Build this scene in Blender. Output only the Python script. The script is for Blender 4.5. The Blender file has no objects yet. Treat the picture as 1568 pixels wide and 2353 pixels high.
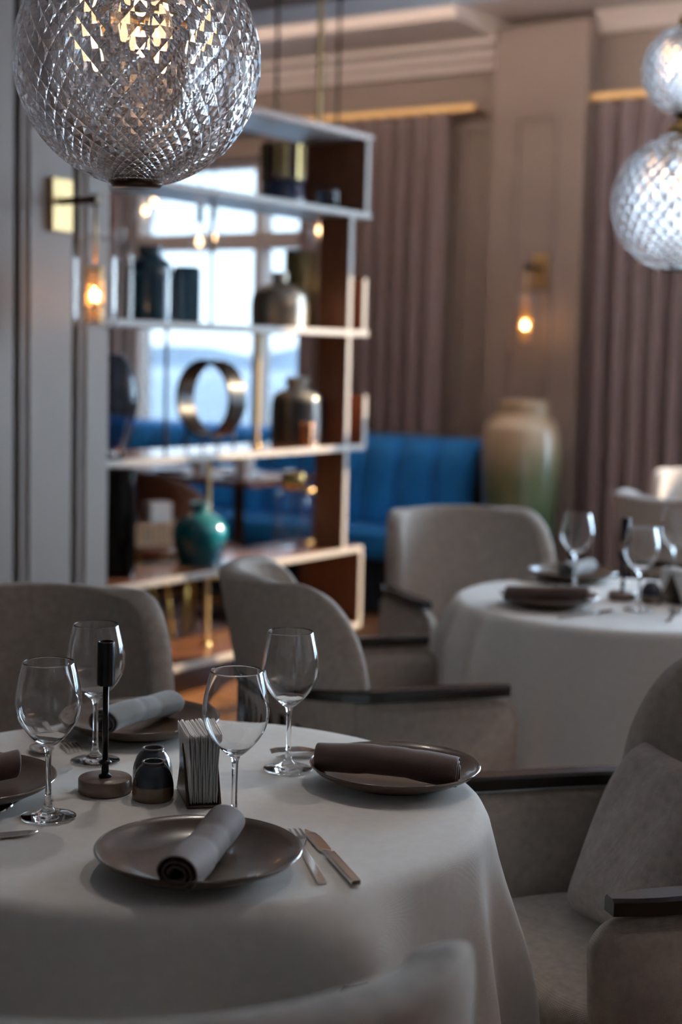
import bpy, bmesh, math, random
from mathutils import Vector, Matrix
PI = math.pi
random.seed(7)
S = bpy.context.scene
COL = S.collection

# ------------------------------------------------------------------ camera
FPX, YAW, PITCH, ROLL, CAMH = 3470.0, 0.5969, 0.105, 0.02485, 1.40
cam = bpy.data.cameras.new('camera')
camo = bpy.data.objects.new('camera', cam)
COL.objects.link(camo)
S.camera = camo
cam.sensor_fit = 'HORIZONTAL'
cam.sensor_width = 24.0
cam.lens = FPX * 24.0 / 1568.0
cam.clip_start, cam.clip_end = 0.05, 2000
_f = Vector((-math.sin(YAW) * math.cos(PITCH), math.cos(YAW) * math.cos(PITCH), -math.sin(PITCH)))
_r = Vector((math.cos(YAW), math.sin(YAW), 0))
_u = _r.cross(_f)
_r2 = _r * math.cos(ROLL) + _u * math.sin(ROLL)
_u2 = _u * math.cos(ROLL) - _r * math.sin(ROLL)
camo.matrix_world = Matrix(((_r2.x, _u2.x, -_f.x, 0), (_r2.y, _u2.y, -_f.y, 0), (_r2.z, _u2.z, -_f.z, CAMH), (0, 0, 0, 1)))
cam.dof.use_dof = True
cam.dof.focus_distance = 2.15
cam.dof.aperture_fstop = 2.6
cam.dof.aperture_blades = 0

# ------------------------------------------------------------------ world, sun, window portals, exposure
W = bpy.data.worlds.new('world')
S.world = W
W.use_nodes = True
nt = W.node_tree
nt.nodes.clear()
wo = nt.nodes.new('ShaderNodeOutputWorld')
bg = nt.nodes.new('ShaderNodeBackground')
tc = nt.nodes.new('ShaderNodeTexCoord')
sx = nt.nodes.new('ShaderNodeSeparateXYZ')
cr = nt.nodes.new('ShaderNodeValToRGB')
cr.color_ramp.elements[0].position = 0.0
cr.color_ramp.elements[0].color = (0.74, 0.89, 1.0, 1)
cr.color_ramp.elements[1].position = 0.7
cr.color_ramp.elements[1].color = (0.42, 0.67, 1.0, 1)
nt.links.new(tc.outputs['Generated'], sx.inputs[0])
nt.links.new(sx.outputs['Z'], cr.inputs[0])
nt.links.new(cr.outputs[0], bg.inputs[0])
nt.links.new(bg.outputs[0], wo.inputs[0])
bg.inputs[1].default_value = 14.0

sun = bpy.data.lights.new('sun', 'SUN')
sun.energy = 8.5
sun.color = (1.0, 0.74, 0.46)
sun.angle = 0.012
suno = bpy.data.objects.new('sun', sun)
COL.objects.link(suno)
SUN_AZ, SUN_EL = math.radians(55), math.radians(23)
_sd = Vector((math.cos(SUN_AZ) * math.cos(SUN_EL), math.sin(SUN_AZ) * math.cos(SUN_EL), math.sin(SUN_EL)))
suno.rotation_euler = _sd.to_track_quat('Z', 'Y').to_euler()
suno.location = (6, 14, 6)


def portal(loc, sxx, syy, rot):
    l = bpy.data.lights.new('window_portal', 'AREA')
    l.shape = 'RECTANGLE'
    l.size, l.size_y = sxx, syy
    l.cycles.is_portal = True
    o = bpy.data.objects.new('window_portal', l)
    COL.objects.link(o)
    o.location = loc
    o.rotation_euler = rot


# openings: (x0, x1) in the far wall, (y0, y1) in the right wall
FARWIN = [(-6.85, -4.75, .88, 2.58), (-2.62, -0.2, .50, 2.95), (0.2, 1.1, .50, 2.95)]  # second and third openings are unseen, added to let in daylight
for a, b, z0, z1 in FARWIN:
    portal(((a + b) / 2, 7.72, (z0 + z1) / 2), b - a, z1 - z0, (-PI / 2, 0, 0))

# unseen fill strips added to brighten the room; added ledges carry them
def fill_strip(loc, length, rot, power):
    l = bpy.data.lights.new('fill_strip_light', 'AREA')
    l.shape = 'RECTANGLE'
    l.size, l.size_y = length, .06
    l.energy = power
    l.color = (1.0, .80, .66)
    o = bpy.data.objects.new('fill_strip_light', l)
    COL.objects.link(o)
    o.location = loc
    o.rotation_euler = rot


fill_strip((-3.2, 5.86, 2.99), 9.4, (math.radians(166), 0, 0), 50)
fill_strip((2.48, 5.0, 2.97), 4.0, (math.radians(155), 0, PI / 2), 30)

vs = S.view_settings
vs.view_transform = 'Standard'
vs.look = 'None'
vs.exposure = 0.70
vs.gamma = 1.0
vs.use_curve_mapping = False
S.cycles.adaptive_threshold = .12
S.cycles.max_bounces = 10
S.cycles.transmission_bounces = 10
S.cycles.transparent_max_bounces = 16
S.cycles.diffuse_bounces = 3
S.cycles.glossy_bounces = 6
S.cycles.sample_clamp_indirect = 4.0
S.cycles.blur_glossy = 0.5
S.cycles.use_denoising = True


# ------------------------------------------------------------------ materials
def srgb(r, g, b):
    def c(v):
        v /= 255.0
        return v / 12.92 if v <= .04045 else ((v + .055) / 1.055) ** 2.4
    return (c(r), c(g), c(b))


def mat(name, col, rough=.6, metal=0.0, var=0.0, vscale=8.0, bump=0.0, bscale=200.0, sheen=0.0, coat=0.0, spec=.5, stretch=(1, 1, 1), col2=None, emit=None, estr=0.0):
    m = bpy.data.materials.new(name)
    m.use_nodes = True
    t = m.node_tree
    b = t.nodes['Principled BSDF']
    b.inputs['Base Color'].default_value = (*col, 1)
    b.inputs['Roughness'].default_value = rough
    b.inputs['Metallic'].default_value = metal
    b.inputs['Specular IOR Level'].default_value = spec
    if sheen:
        b.inputs['Sheen Weight'].default_value = sheen
        b.inputs['Sheen Roughness'].default_value = .4
    if coat:
        b.inputs['Coat Weight'].default_value = coat
        b.inputs['Coat Roughness'].default_value = .08
    if emit:
        b.inputs['Emission Color'].default_value = (*emit, 1)
        b.inputs['Emission Strength'].default_value = estr
    if var or col2 or bump:
        tcn = t.nodes.new('ShaderNodeTexCoord')
        mp = t.nodes.new('ShaderNodeMapping')
        mp.inputs['Scale'].default_value = stretch
        t.links.new(tcn.outputs['Object'], mp.inputs[0])
    if var or col2:
        n = t.nodes.new('ShaderNodeTexNoise')
        n.inputs['Scale'].default_value = vscale
        n.inputs['Detail'].default_value = 5
        t.links.new(mp.outputs[0], n.inputs['Vector'])
        r = t.nodes.new('ShaderNodeValToRGB')
        r.color_ramp.elements[0].position = .3
        r.color_ramp.elements[1].position = .7
        c2 = col2 if col2 else tuple(min(1, c * (1 + var)) for c in col)
        c1 = col if col2 else tuple(c * (1 - var) for c in col)
        r.color_ramp.elements[0].color = (*c1, 1)
        r.color_ramp.elements[1].color = (*c2, 1)
        t.links.new(n.outputs['Fac'], r.inputs[0])
        t.links.new(r.outputs[0], b.inputs['Base Color'])
    if bump:
        n2 = t.nodes.new('ShaderNodeTexNoise')
        n2.inputs['Scale'].default_value = bscale
        n2.inputs['Detail'].default_value = 3
        t.links.new(mp.outputs[0], n2.inputs['Vector'])
        bp = t.nodes.new('ShaderNodeBump')
        bp.inputs['Strength'].default_value = bump
        bp.inputs['Distance'].default_value = .002
        t.links.new(n2.outputs['Fac'], bp.inputs['Height'])
        t.links.new(bp.outputs[0], b.inputs['Normal'])
    return m


def weave(name, col, scale=900.0, strength=.35, var=.12, sheen=.2, rough=.9):
    """cloth with a fine crossed-thread relief"""
    m = mat(name, col, rough=rough, var=var, vscale=60, sheen=sheen)
    t = m.node_tree
    b = t.nodes['Principled BSDF']
    tcn = t.nodes.new('ShaderNodeTexCoord')
    hs = []
    for ax in ('X', 'Y', 'Z'):
        w = t.nodes.new('ShaderNodeTexWave')
        w.bands_direction = ax
        w.inputs['Scale'].default_value = scale / 5
        w.inputs['Distortion'].default_value = 1.5
        w.inputs['Detail'].default_value = 1
        t.links.new(tcn.outputs['Object'], w.inputs['Vector'])
        hs.append(w)
    a1 = t.nodes.new('ShaderNodeMath')
    a1.operation = 'ADD'
    a2 = t.nodes.new('ShaderNodeMath')
    a2.operation = 'ADD'
    t.links.new(hs[0].outputs['Fac'], a1.inputs[0])
    t.links.new(hs[1].outputs['Fac'], a1.inputs[1])
    t.links.new(a1.outputs[0], a2.inputs[0])
    t.links.new(hs[2].outputs['Fac'], a2.inputs[1])
    bp = t.nodes.new('ShaderNodeBump')
    bp.inputs['Strength'].default_value = strength
    bp.inputs['Distance'].default_value = .0012
    t.links.new(a2.outputs[0], bp.inputs['Height'])
    t.links.new(bp.outputs[0], b.inputs['Normal'])
    return m


def glassmat(name, col=(1, 1, 1), rough=0.0, ior=1.45, clear=0.0):
    m = bpy.data.materials.new(name)
    m.use_nodes = True
    t = m.node_tree
    t.nodes.clear()
    o = t.nodes.new('ShaderNodeOutputMaterial')
    g = t.nodes.new('ShaderNodeBsdfGlass')
    g.inputs['Color'].default_value = (*col, 1)
    g.inputs['Roughness'].default_value = rough
    g.inputs['IOR'].default_value = ior
    if clear:
        tr = t.nodes.new('ShaderNodeBsdfTransparent')
        mx = t.nodes.new('ShaderNodeMixShader')
        mx.inputs[0].default_value = clear
        t.links.new(g.outputs[0], mx.inputs[1])
        t.links.new(tr.outputs[0], mx.inputs[2])
        t.links.new(mx.outputs[0], o.inputs[0])
    else:
        t.links.new(g.outputs[0], o.inputs[0])
    return m


def thinglass(name, tint=(1, 1, 1), ior=1.5, rough=0.0, boost=1.0):
    """thin pane: clear transmission with Fresnel reflection"""
    m = bpy.data.materials.new(name)
    m.use_nodes = True
    t = m.node_tree
    t.nodes.clear()
    o = t.nodes.new('ShaderNodeOutputMaterial')
    tr = t.nodes.new('ShaderNodeBsdfTransparent')
    tr.inputs[0].default_value = (*tint, 1)
    gl = t.nodes.new('ShaderNodeBsdfGlossy')
    gl.inputs['Roughness'].default_value = rough
    lw = t.nodes.new('ShaderNodeLayerWeight')
    lw.inputs['Blend'].default_value = .5
    pw_ = t.nodes.new('ShaderNodeMath')
    pw_.operation = 'POWER'
    pw_.inputs[1].default_value = 5.0
    fr = t.nodes.new('ShaderNodeMath')
    fr.operation = 'MULTIPLY_ADD'
    fr.inputs[1].default_value = .96
    fr.inputs[2].default_value = .04
    t.links.new(lw.outputs['Facing'], pw_.inputs[0])
    t.links.new(pw_.outputs[0], fr.inputs[0])
    mx = t.nodes.new('ShaderNodeMixShader')
    t.links.new(fr.outputs[0], mx.inputs[0])
    t.links.new(tr.outputs[0], mx.inputs[1])
    t.links.new(gl.outputs[0], mx.inputs[2])
    t.links.new(mx.outputs[0], o.inputs[0])
    return m


def rampz(name, stops, z0, z1, rough=.2, noise=.12, coat=.3, nscale=6):
    """glaze whose colour runs with height"""
    m = mat(name, stops[0][1], rough=rough, coat=coat)
    t = m.node_tree
    b = t.nodes['Principled BSDF']
    tcn = t.nodes.new('ShaderNodeTexCoord')
    s = t.nodes.new('ShaderNodeSeparateXYZ')
    mr = t.nodes.new('ShaderNodeMapRange')
    mr.inputs['From Min'].default_value = z0
    mr.inputs['From Max'].default_value = z1
    n = t.nodes.new('ShaderNodeTexNoise')
    n.inputs['Scale'].default_value = nscale
    ad = t.nodes.new('ShaderNodeMath')
    ad.operation = 'MULTIPLY_ADD'
    ad.inputs[1].default_value = noise * 2
    sb = t.nodes.new('ShaderNodeMath')
    sb.operation = 'SUBTRACT'
    sb.inputs[1].default_value = noise
    r = t.nodes.new('ShaderNodeValToRGB')
    els = r.color_ramp.elements
    while len(els) < len(stops):
        els.new(.5)
    for e, (p, c) in zip(els, stops):
        e.position = p
        e.color = (*c, 1)
    t.links.new(tcn.outputs['Object'], s.inputs[0])
    t.links.new(tcn.outputs['Object'], n.inputs['Vector'])
    t.links.new(s.outputs['Z'], mr.inputs['Value'])
    t.links.new(n.outputs['Fac'], ad.inputs[0])
    t.links.new(mr.outputs[0], ad.inputs[2])
    t.links.new(ad.outputs[0], sb.inputs[0])
    t.links.new(sb.outputs[0], r.inputs[0])
    t.links.new(r.outputs[0], b.inputs['Base Color'])
    return m


def emitmat(name, col, strength):
    m = bpy.data.materials.new(name)
    m.use_nodes = True
    t = m.node_tree
    t.nodes.clear()
    o = t.nodes.new('ShaderNodeOutputMaterial')
    e = t.nodes.new('ShaderNodeEmission')
    e.inputs[0].default_value = (*col, 1)
    e.inputs[1].default_value = strength
    t.links.new(e.outputs[0], o.inputs[0])
    return m


M = {}
M['wall'] = mat('taupe_paint', (.285, .232, .205), .55, var=.04, vscale=3, bump=.05, bscale=60)
M['groove'] = mat('dark_groove', (.03, .022, .018), .7)
M['ceiling'] = mat('ceiling_paint', (.72, .66, .63), .8, var=.02, vscale=2)
M['floor'] = mat('oak_floor', (.20, .085, .035), .35, col2=(.30, .14, .06), vscale=5, stretch=(1, 9, 1), bump=.1, bscale=40)
M['joint'] = mat('floor_joint', (.05, .025, .012), .8)
M['curtain'] = weave('curtain_cloth', (.27, .21, .21), scale=400, strength=.2, sheen=.5)
M['brass'] = mat('brushed_brass', (.66, .47, .23), .45, metal=1.0, bump=.05, bscale=300)
M['brass_pol'] = mat('polished_brass', (.85, .60, .26), .15, metal=1.0, var=.04)
M['bronze'] = mat('dark_bronze', (.10, .07, .05), .3, metal=1.0, var=.1)
M['black'] = mat('black_metal', (.012, .011, .013), .28, metal=.4, var=.2, spec=.6)
M['steel'] = mat('cutlery_steel', (.62, .58, .54), .14, metal=1.0, var=.03)
M['cloth'] = weave('white_tablecloth', (.80, .765, .72), scale=1100, strength=.25, var=.03, sheen=.1)
M['fabric'] = weave('oatmeal_fabric', (.53, .44, .365), scale=800, strength=.5, var=.14, sheen=.25)
M['fabric2'] = weave('cushion_fabric', (.47, .39, .34), scale=700, strength=.5, var=.18, sheen=.3)
M['darkwood'] = mat('ebony_wood', (.014, .010, .009), .26, col2=(.019, .0135, .0115), vscale=20, stretch=(1, 8, 1), coat=.1)
M['walnut'] = mat('walnut_wood', (.19, .080, .045), .32, col2=(.28, .115, .06), vscale=9, stretch=(5, 5, .7), coat=.1)
M['walnuth'] = mat('walnut_board', (.17, .07, .038), .22, col2=(.26, .11, .06), vscale=9, stretch=(6, .7, 6), coat=.35)
M['edge'] = mat('pale_edge_strip', (.42, .37, .33), .4, var=.03)
M['under'] = mat('pale_underside', (.55, .54, .53), .35, var=.03)
M['blue'] = mat('blue_velvet', (.0, .20, .60), .75, var=.12, vscale=6, sheen=.1, bump=.1, bscale=400)
M['bluedk'] = mat('navy_base', (.004, .012, .028), .7, var=.2)
M['plate'] = mat('brown_stoneware', (.080, .048, .028), .28, col2=(.120, .074, .044), vscale=30, coat=.25)
M['napkin'] = weave('brown_napkin_cloth', (.125, .075, .060), scale=1500, strength=.2, var=.06, sheen=.25, rough=.7)
M['napkinlit'] = weave('lit_napkin_cloth', (.21, .195, .185), scale=1500, strength=.2, var=.05, sheen=.5)  # brown napkins as lit, the light painted in as grey
M['paper'] = mat('white_paper', (.88, .86, .84), .8, var=.02)
M['wglass'] = glassmat('clear_glass', (1, 1, 1), 0, 1.5)
M['crystal'] = glassmat('cut_crystal', (1, .985, .98), 0, 1.52, .12)
M['tglass'] = thinglass('thin_clear_glass')
M['pane'] = thinglass('window_glass', (.97, .99, 1.0))
M['dimpane'] = thinglass('dimming_glass', (.315, .325, .335))  # tint added to dim the bright sky seen through this window
M['smoke'] = thinglass('smoked_glass', (.32, .33, .36))
M['greyglass'] = thinglass('grey_blue_glass', (.62, .68, .74))
M['winframe'] = mat('window_frame_paint', (.50, .475, .46), .5, var=.03)
M['marble'] = mat('brown_marble', (.17, .115, .085), .35, col2=(.25, .18, .14), vscale=25)
M['teal'] = rampz('teal_glaze', [(0, (.0, .08, .11)), (.55, (.0, .15, .20)), (.85, (.04, .17, .20)), (1, (.03, .09, .12))], 0, .25, rough=.12, coat=.8)
M['inkblue'] = mat('ink_blue_glaze', (.010, .045, .085), .12, col2=(.012, .075, .11), vscale=12, coat=.8)
M['metallic'] = mat('champagne_glaze', (.42, .36, .28), .25, metal=.7, var=.1)
M['olive'] = mat('olive_gold_glaze', (.16, .14, .06), .25, metal=.4, col2=(.30, .22, .10), vscale=8)
M['leather'] = mat('brown_leather', (.16, .075, .05), .45, var=.1, bump=.1, bscale=250)
M['gold'] = mat('gold_lacquer', (.70, .45, .12), .3, metal=.9, var=.05)
M['porcelain'] = mat('white_porcelain', (.72, .73, .74), .2, coat=.4, var=.02)
M['rattan'] = mat('pale_slat_wood', (.62, .40, .24), .6, var=.1, vscale=20)
M['cup'] = rampz('two_tone_cup_glaze', [(0, (.14, .085, .045)), (.36, (.14, .085, .045)), (.40, (.025, .030, .038)), (1, (.035, .042, .055))], 0, .056, rough=.13, noise=.02, coat=.7, nscale=60)
M['bulb'] = emitmat('warm_filament', (1.0, .60, .32), 9)
M['bulb2'] = emitmat('warm_filament_soft', (1.0, .60, .30), 6)
M['bulb3'] = emitmat('sconce_filament', (1.0, .50, .18), 60)


# ------------------------------------------------------------------ mesh helpers
def add(name, bm, m, parent=None, smooth=False, loc=None, rot=None, mods=None):
    me = bpy.data.meshes.new(name)
    bm.normal_update()
    bm.to_mesh(me)
    bm.free()
    if smooth:
        for p in me.polygons:
            p.use_smooth = True
    for mm in (m if isinstance(m, (list, tuple)) else [m]):
        me.materials.append(mm)
    o = bpy.data.objects.new(name, me)
    COL.objects.link(o)
    if parent:
        o.parent = parent
    if loc is not None:
        o.location = loc
    if rot is not None:
        o.rotation_euler = rot if isinstance(rot, (tuple, list)) else (0, 0, rot)
    if mods:
        for k, kw in mods:
            md = o.modifiers.new(k.lower(), k)
            for a, v in kw.items():
                setattr(md, a, v)
    return o


def tag(o, label, cat, group=None, kind=None):
    o['label'] = label
    o['category'] = cat
    if group:
        o['group'] = group
    if kind:
        o['kind'] = kind
    return o


def struct(o, label=None):
    o['kind'] = 'structure'
    if label:
        o['label'] = label
    return o


def empty(name, loc=(0, 0, 0), rot=0, label=None, cat=None, group=None):
    o = bpy.data.objects.new(name, None)
    o.empty_display_size = .1
    COL.objects.link(o)
    o.location = loc
    o.rotation_euler = (0, 0, rot)
    if label:
        tag(o, label, cat, group)
    return o


def box(bm, x0, x1, y0, y1, z0, z1):
    v = [bm.verts.new(p) for p in ((x0, y0, z0), (x1, y0, z0), (x1, y1, z0), (x0, y1, z0), (x0, y0, z1), (x1, y0, z1), (x1, y1, z1), (x0, y1, z1))]
    fs = []
    for q in ((3, 2, 1, 0), (4, 5, 6, 7), (0, 1, 5, 4), (1, 2, 6, 5), (2, 3, 7, 6), (3, 0, 4, 7)):
        fs.append(bm.faces.new([v[i] for i in q]))
    return fs


def bx(*boxes):
    bm = bmesh.new()
    for b in boxes:
        box(bm, *b)
    return bm


def bbox_bev(x0, x1, y0, y1, z0, z1, r=.01, seg=2):
    bm = bx((x0, x1, y0, y1, z0, z1))
    bmesh.ops.bevel(bm, geom=bm.edges[:], offset=r, segments=seg, affect='EDGES', profile=.6)
    return bm


def lathe(prof, seg=48, bm=None, ang=2 * PI):
    """prof: list of (r, z) from bottom to top along the outside; closed where r==0"""
    bm = bm or bmesh.new()
    rings = []
    for r, z in prof:
        if r <= 1e-6:
            rings.append([bm.verts.new((0, 0, z))])
        else:
            rings.append([bm.verts.new((r * math.cos(2 * PI * i / seg), r * math.sin(2 * PI * i / seg), z)) for i in range(seg)])
    for a, b in zip(rings, rings[1:]):
        for i in range(seg):
            j = (i + 1) % seg
            if len(a) == 1 and len(b) == 1:
                continue
            if len(a) == 1:
                bm.faces.new((a[0], b[j], b[i]))
            elif len(b) == 1:
                bm.faces.new((a[i], a[j], b[0]))
            else:
                bm.faces.new((a[i], a[j], b[j], b[i]))
    return bm


def smoothprof(pts, n=6):
    """Catmull-Rom through the profile points"""
    out = []
    P = [pts[0]] + list(pts) + [pts[-1]]
    for k in range(1, len(P) - 2):
        p0, p1, p2, p3 = P[k - 1], P[k], P[k + 1], P[k + 2]
        for i in range(n):
            t = i / n
            out.append(tuple(max(0 if d == 0 else -9, .5 * (2 * p1[d] + (p2[d] - p0[d]) * t + (2 * p0[d] - 5 * p1[d] + 4 * p2[d] - p3[d]) * t * t + (3 * p1[d] - p0[d] - 3 * p2[d] + p3[d]) * t ** 3)) for d in (0, 1)))
    out.append(tuple(pts[-1]))
    return out


def tube(bm, pts, r, seg=10, cap=True):
    pts = [Vector(p) for p in pts]
    rs = r if isinstance(r, (list, tuple)) else [r] * len(pts)
    rings = []
    ref = None
    for k, p in enumerate(pts):
        d = (pts[min(k + 1, len(pts) - 1)] - pts[max(k - 1, 0)]).normalized()
        if ref is None:
            ref = Vector((0, 0, 1)) if abs(d.z) < .9 else Vector((1, 0, 0))
        a = d.cross(ref).normalized()
        b = a.cross(d).normalized()
        ref = b
        rings.append([bm.verts.new(p + (a * math.cos(2 * PI * i / seg) + b * math.sin(2 * PI * i / seg)) * rs[k]) for i in range(seg)])
    for A, B in zip(rings, rings[1:]):
        for i in range(seg):
            bm.faces.new((A[i], A[(i + 1) % seg], B[(i + 1) % seg], B[i]))
    if cap:
        bm.faces.new(rings[0][::-1])
        bm.faces.new(rings[-1])
    bmesh.ops.recalc_face_normals(bm, faces=bm.faces[:])
    return bm


def grid(bm, nu, nv, fn, closeu=False):
    vs_ = [[bm.verts.new(fn(i, j)) for i in range(nu)] for j in range(nv)]
    for j in range(nv - 1):
        for i in range(nu if closeu else nu - 1):
            k = (i + 1) % nu
            bm.faces.new((vs_[j][i], vs_[j][k], vs_[j + 1][k], vs_[j + 1][i]))
    return vs_


def copy_tree(o, parent=None):
    c = o.copy()
    COL.objects.link(c)
    c.parent = parent
    for ch in list(o.children):
        copy_tree(ch, c)
    return c


def relabel(o, label, group=None):
    o['label'] = label
    if group:
        o['group'] = group
    return o


# ================================================================== THE ROOM
CEIL = 3.2
# floor: boards run along the room; the boards one can see are built one by one
fl = struct(add('floor', bx((-8.6, 2.75, -2.6, 7.75, -.12, -.006)), M['joint']), 'brown oak plank floor')
bw = .19
brd = bbox_bev(-bw / 2 + .0015, bw / 2 - .0015, -.995, .995, -.012, 0, .0015, 1)
b0 = add('plank', brd, M['floor'], fl, loc=(0, 0, 0))
first = True
rows = int((2.7 + 6.3) / bw)
count = 0
for r in range(rows):
    xx = -6.3 + bw * (r + .5)
    off = random.random() * 2
    for k in range(-2, 5):
        yy = k * 2.0 + off
        if yy < -1.7 or yy > 6.75:
            continue
        if yy < 1.0 and xx > -.4 and count > 290:
            continue
        count += 1
        if first:
            o = b0
            first = False
        else:
            o = b0.copy()
            COL.objects.link(o)
            o.parent = fl
        o.location = (xx, yy, 0)
struct(add('ceiling', bx((-8.6, 2.75, -2.6, 7.75, CEIL, CEIL + .15)), M['ceiling']))


def wall_x(x0, x1, y0, y1, holes):
    """wall along x with window holes [(a,b)]"""
    bs = []
    cur = x0
    for a, b, z0, z1 in holes:
        bs.append((cur, a, y0, y1, 0, CEIL))
        bs.append((a, b, y0, y1, 0, z0))
        bs.append((a, b, y0, y1, z1, CEIL))
        cur = b
    bs.append((cur, x1, y0, y1, 0, CEIL))
    return bx(*bs)


struct(add('wall_far', wall_x(-8.6, 2.75, 7.5, 7.75, FARWIN), M['wall']))
struct(add('wall_right', bx((2.6, 2.75, -2.6, 7.5, 0, CEIL)), M['wall']))
struct(add('wall_back', bx((-8.6, 2.75, -2.6, -2.45, 0, CEIL)), M['wall']))
struct(add('wall_outer_left', bx((-8.6, -8.45, -2.45, 7.5, 0, CEIL)), M['wall']))

struct(add('trim_fill_ledge', bbox_bev(2.42, 2.6, -2.25, 7.38, 2.92, 2.95, .004, 1), M['ceiling']))  # unseen ledge added to carry a fill strip
# left partition wall: dark core with proud painted panels, grooves between
wl = struct(add('wall_left', bx((-3.80, -3.65, -2.45, 3.872, 0, CEIL)), M['groove']))
pans = [(-2.44, -.95), (-.92, .5), (.53, 1.9), (1.93, 2.62), (2.65, 3.03), (3.06, 3.432), (3.462, 3.697), (3.727, 3.875)]
for i, (a, b) in enumerate(pans):
    add('panel', bbox_bev(-3.65, -3.62, a, b, .09, CEIL, .004, 2), M['wall'], wl)
for a in (.56, 1.96, 3.495, 3.757):
    add('bead', bbox_bev(-3.62, -3.612, a, a + .012, .09, CEIL, .003, 2), M['wall'], wl)
struct(add('trim_end', bx((-3.83, -3.80, -2.45, 3.875, 0, CEIL)), M['wall']))
struct(add('baseboard_left', bbox_bev(-3.65, -3.605, -2.44, 3.875, 0, .088, .004), M['wall']))

# pilaster on the far wall with moulded frame
pl = struct(add('trim_pilaster', bx((-4.05, -3.5, 7.33, 7.5, 0, CEIL - .05)), M['wall']))
for n, b in (('moulding', (-3.905, -3.885, 7.318, 7.33, .35, 2.68)), ('moulding', (-3.675, -3.655, 7.318, 7.33, .35, 2.68)), ('moulding', (-3.885, -3.675, 7.318, 7.33, 2.66, 2.68)), ('moulding', (-3.885, -3.675, 7.318, 7.33, .35, .37))):
    add(n, bbox_bev(*b, .004, 1), M['wall'], pl)
tr = struct(add('trim_wall_frame', bbox_bev(-4.335, -4.315, 7.486, 7.5, .35, 2.66, .003, 1), M['wall']))
add('moulding', bbox_bev(-4.315, -4.09, 7.486, 7.5, 2.64, 2.66, .003, 1), M['wall'], tr)
add('moulding', bbox_bev(-4.11, -4.09, 7.486, 7.5, .35, 2.64, .003, 1), M['wall'], tr)


def prism_x(prof, x0, x1):
    bm = bmesh.new()
    a = [bm.verts.new((x0, y, z)) for y, z in prof]
    b = [bm.verts.new((x1, y, z)) for y, z in prof]
    n = len(prof)
    for i in range(n):
        bm.faces.new((a[i], a[(i + 1) % n], b[(i + 1) % n], b[i]))
    bm.faces.new(a[::-1])
    bm.faces.new(b)
    bmesh.ops.recalc_face_normals(bm, faces=bm.faces[:])
    return bm


struct(add('trim_cornice', prism_x([(7.5, 2.965), (7.45, 2.965), (7.44, 3.0), (7.40, 3.015), (7.37, 3.06), (7.30, 3.075), (7.30, 3.10), (6.9, 3.13), (6.88, 3.2), (7.5, 3.2)], -8.45, -4.05), M['ceiling']))
struct(add('trim_cornice_small', prism_x([(7.5, 3.10), (7.46, 3.10), (7.43, 3.15), (7.38, 3.2), (7.5, 3.2)], -3.5, 2.6), M['ceiling']))
struct(add('trim_fill_beam', bx((-8.45, 2.6, 5.62, 5.8, 2.97, 3.2), (-8.45, 2.6, 5.8, 5.92, 2.94, 2.965), (-8.45, 2.6, 5.62, 5.8, 2.94, 2.97)), M['ceiling']))  # unseen beam added to carry the long fill strip
struct(add('baseboard_far', bx((-8.45, -4.05, 7.475, 7.5, 0, .1), (-3.5, 2.6, 7.475, 7.5, 0, .1)), M['wall']))


def window(name, x0, x1, WZ0, WZ1, mull, label):
    w = empty(name, ((x0 + x1) / 2, 7.58, 0))
    w['kind'] = 'structure'
    w['label'] = label
    cx = (x0 + x1) / 2
    def B(n, a, b, y0, y1, z0, z1, m=M['winframe'], bev=.004):
        return add(n, bbox_bev(a - cx, b - cx, y0 - 7.58, y1 - 7.58, z0, z1, bev, 1), m, w)
    t = .05
    B('window_frame', x0, x0 + t, 7.56, 7.68, WZ0, WZ1)
    B('window_frame', x1 - t, x1, 7.56, 7.68, WZ0, WZ1)
    B('window_frame', x0 + t, x1 - t, 7.56, 7.68, WZ1 - t, WZ1)
    B('window_frame', x0 + t, x1 - t, 7.56, 7.68, WZ0, WZ0 + t)
    B('window_sill', x0 - .03, x1 + .03, 7.44, 7.56, WZ0 - .03, WZ0)
    B('mullion', mull - .03, mull + .03, 7.55, 7.67, WZ0 + t, WZ1 - t)
    B('transom', x0 + t, mull - .03, 7.56, 7.66, 2.03, 2.135)
    B('transom', mull + .03, x1 - t, 7.56, 7.66, 2.03, 2.135)
    for a, b in ((x0 + t, mull - .03), (mull + .03, x1 - t)):
        B('pane', a, b, 7.618, 7.624, WZ0 + t, 2.03, M['dimpane' if name == 'window_1' else 'pane'], .0005)
        B('pane', a, b, 7.618, 7.624, 2.135, WZ1 - t, M['dimpane' if name == 'window_1' else 'pane'], .0005)
    return w


window('window_1', *FARWIN[0], -5.81, 'tall window with pale frame seen through the open shelving')
window('window_2_added', *FARWIN[1], -1.5, 'unseen window added in the far wall right of the frame for daylight')
window('window_3_added', *FARWIN[2], .65, 'unseen window added at the far end of the far wall for daylight')
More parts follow.
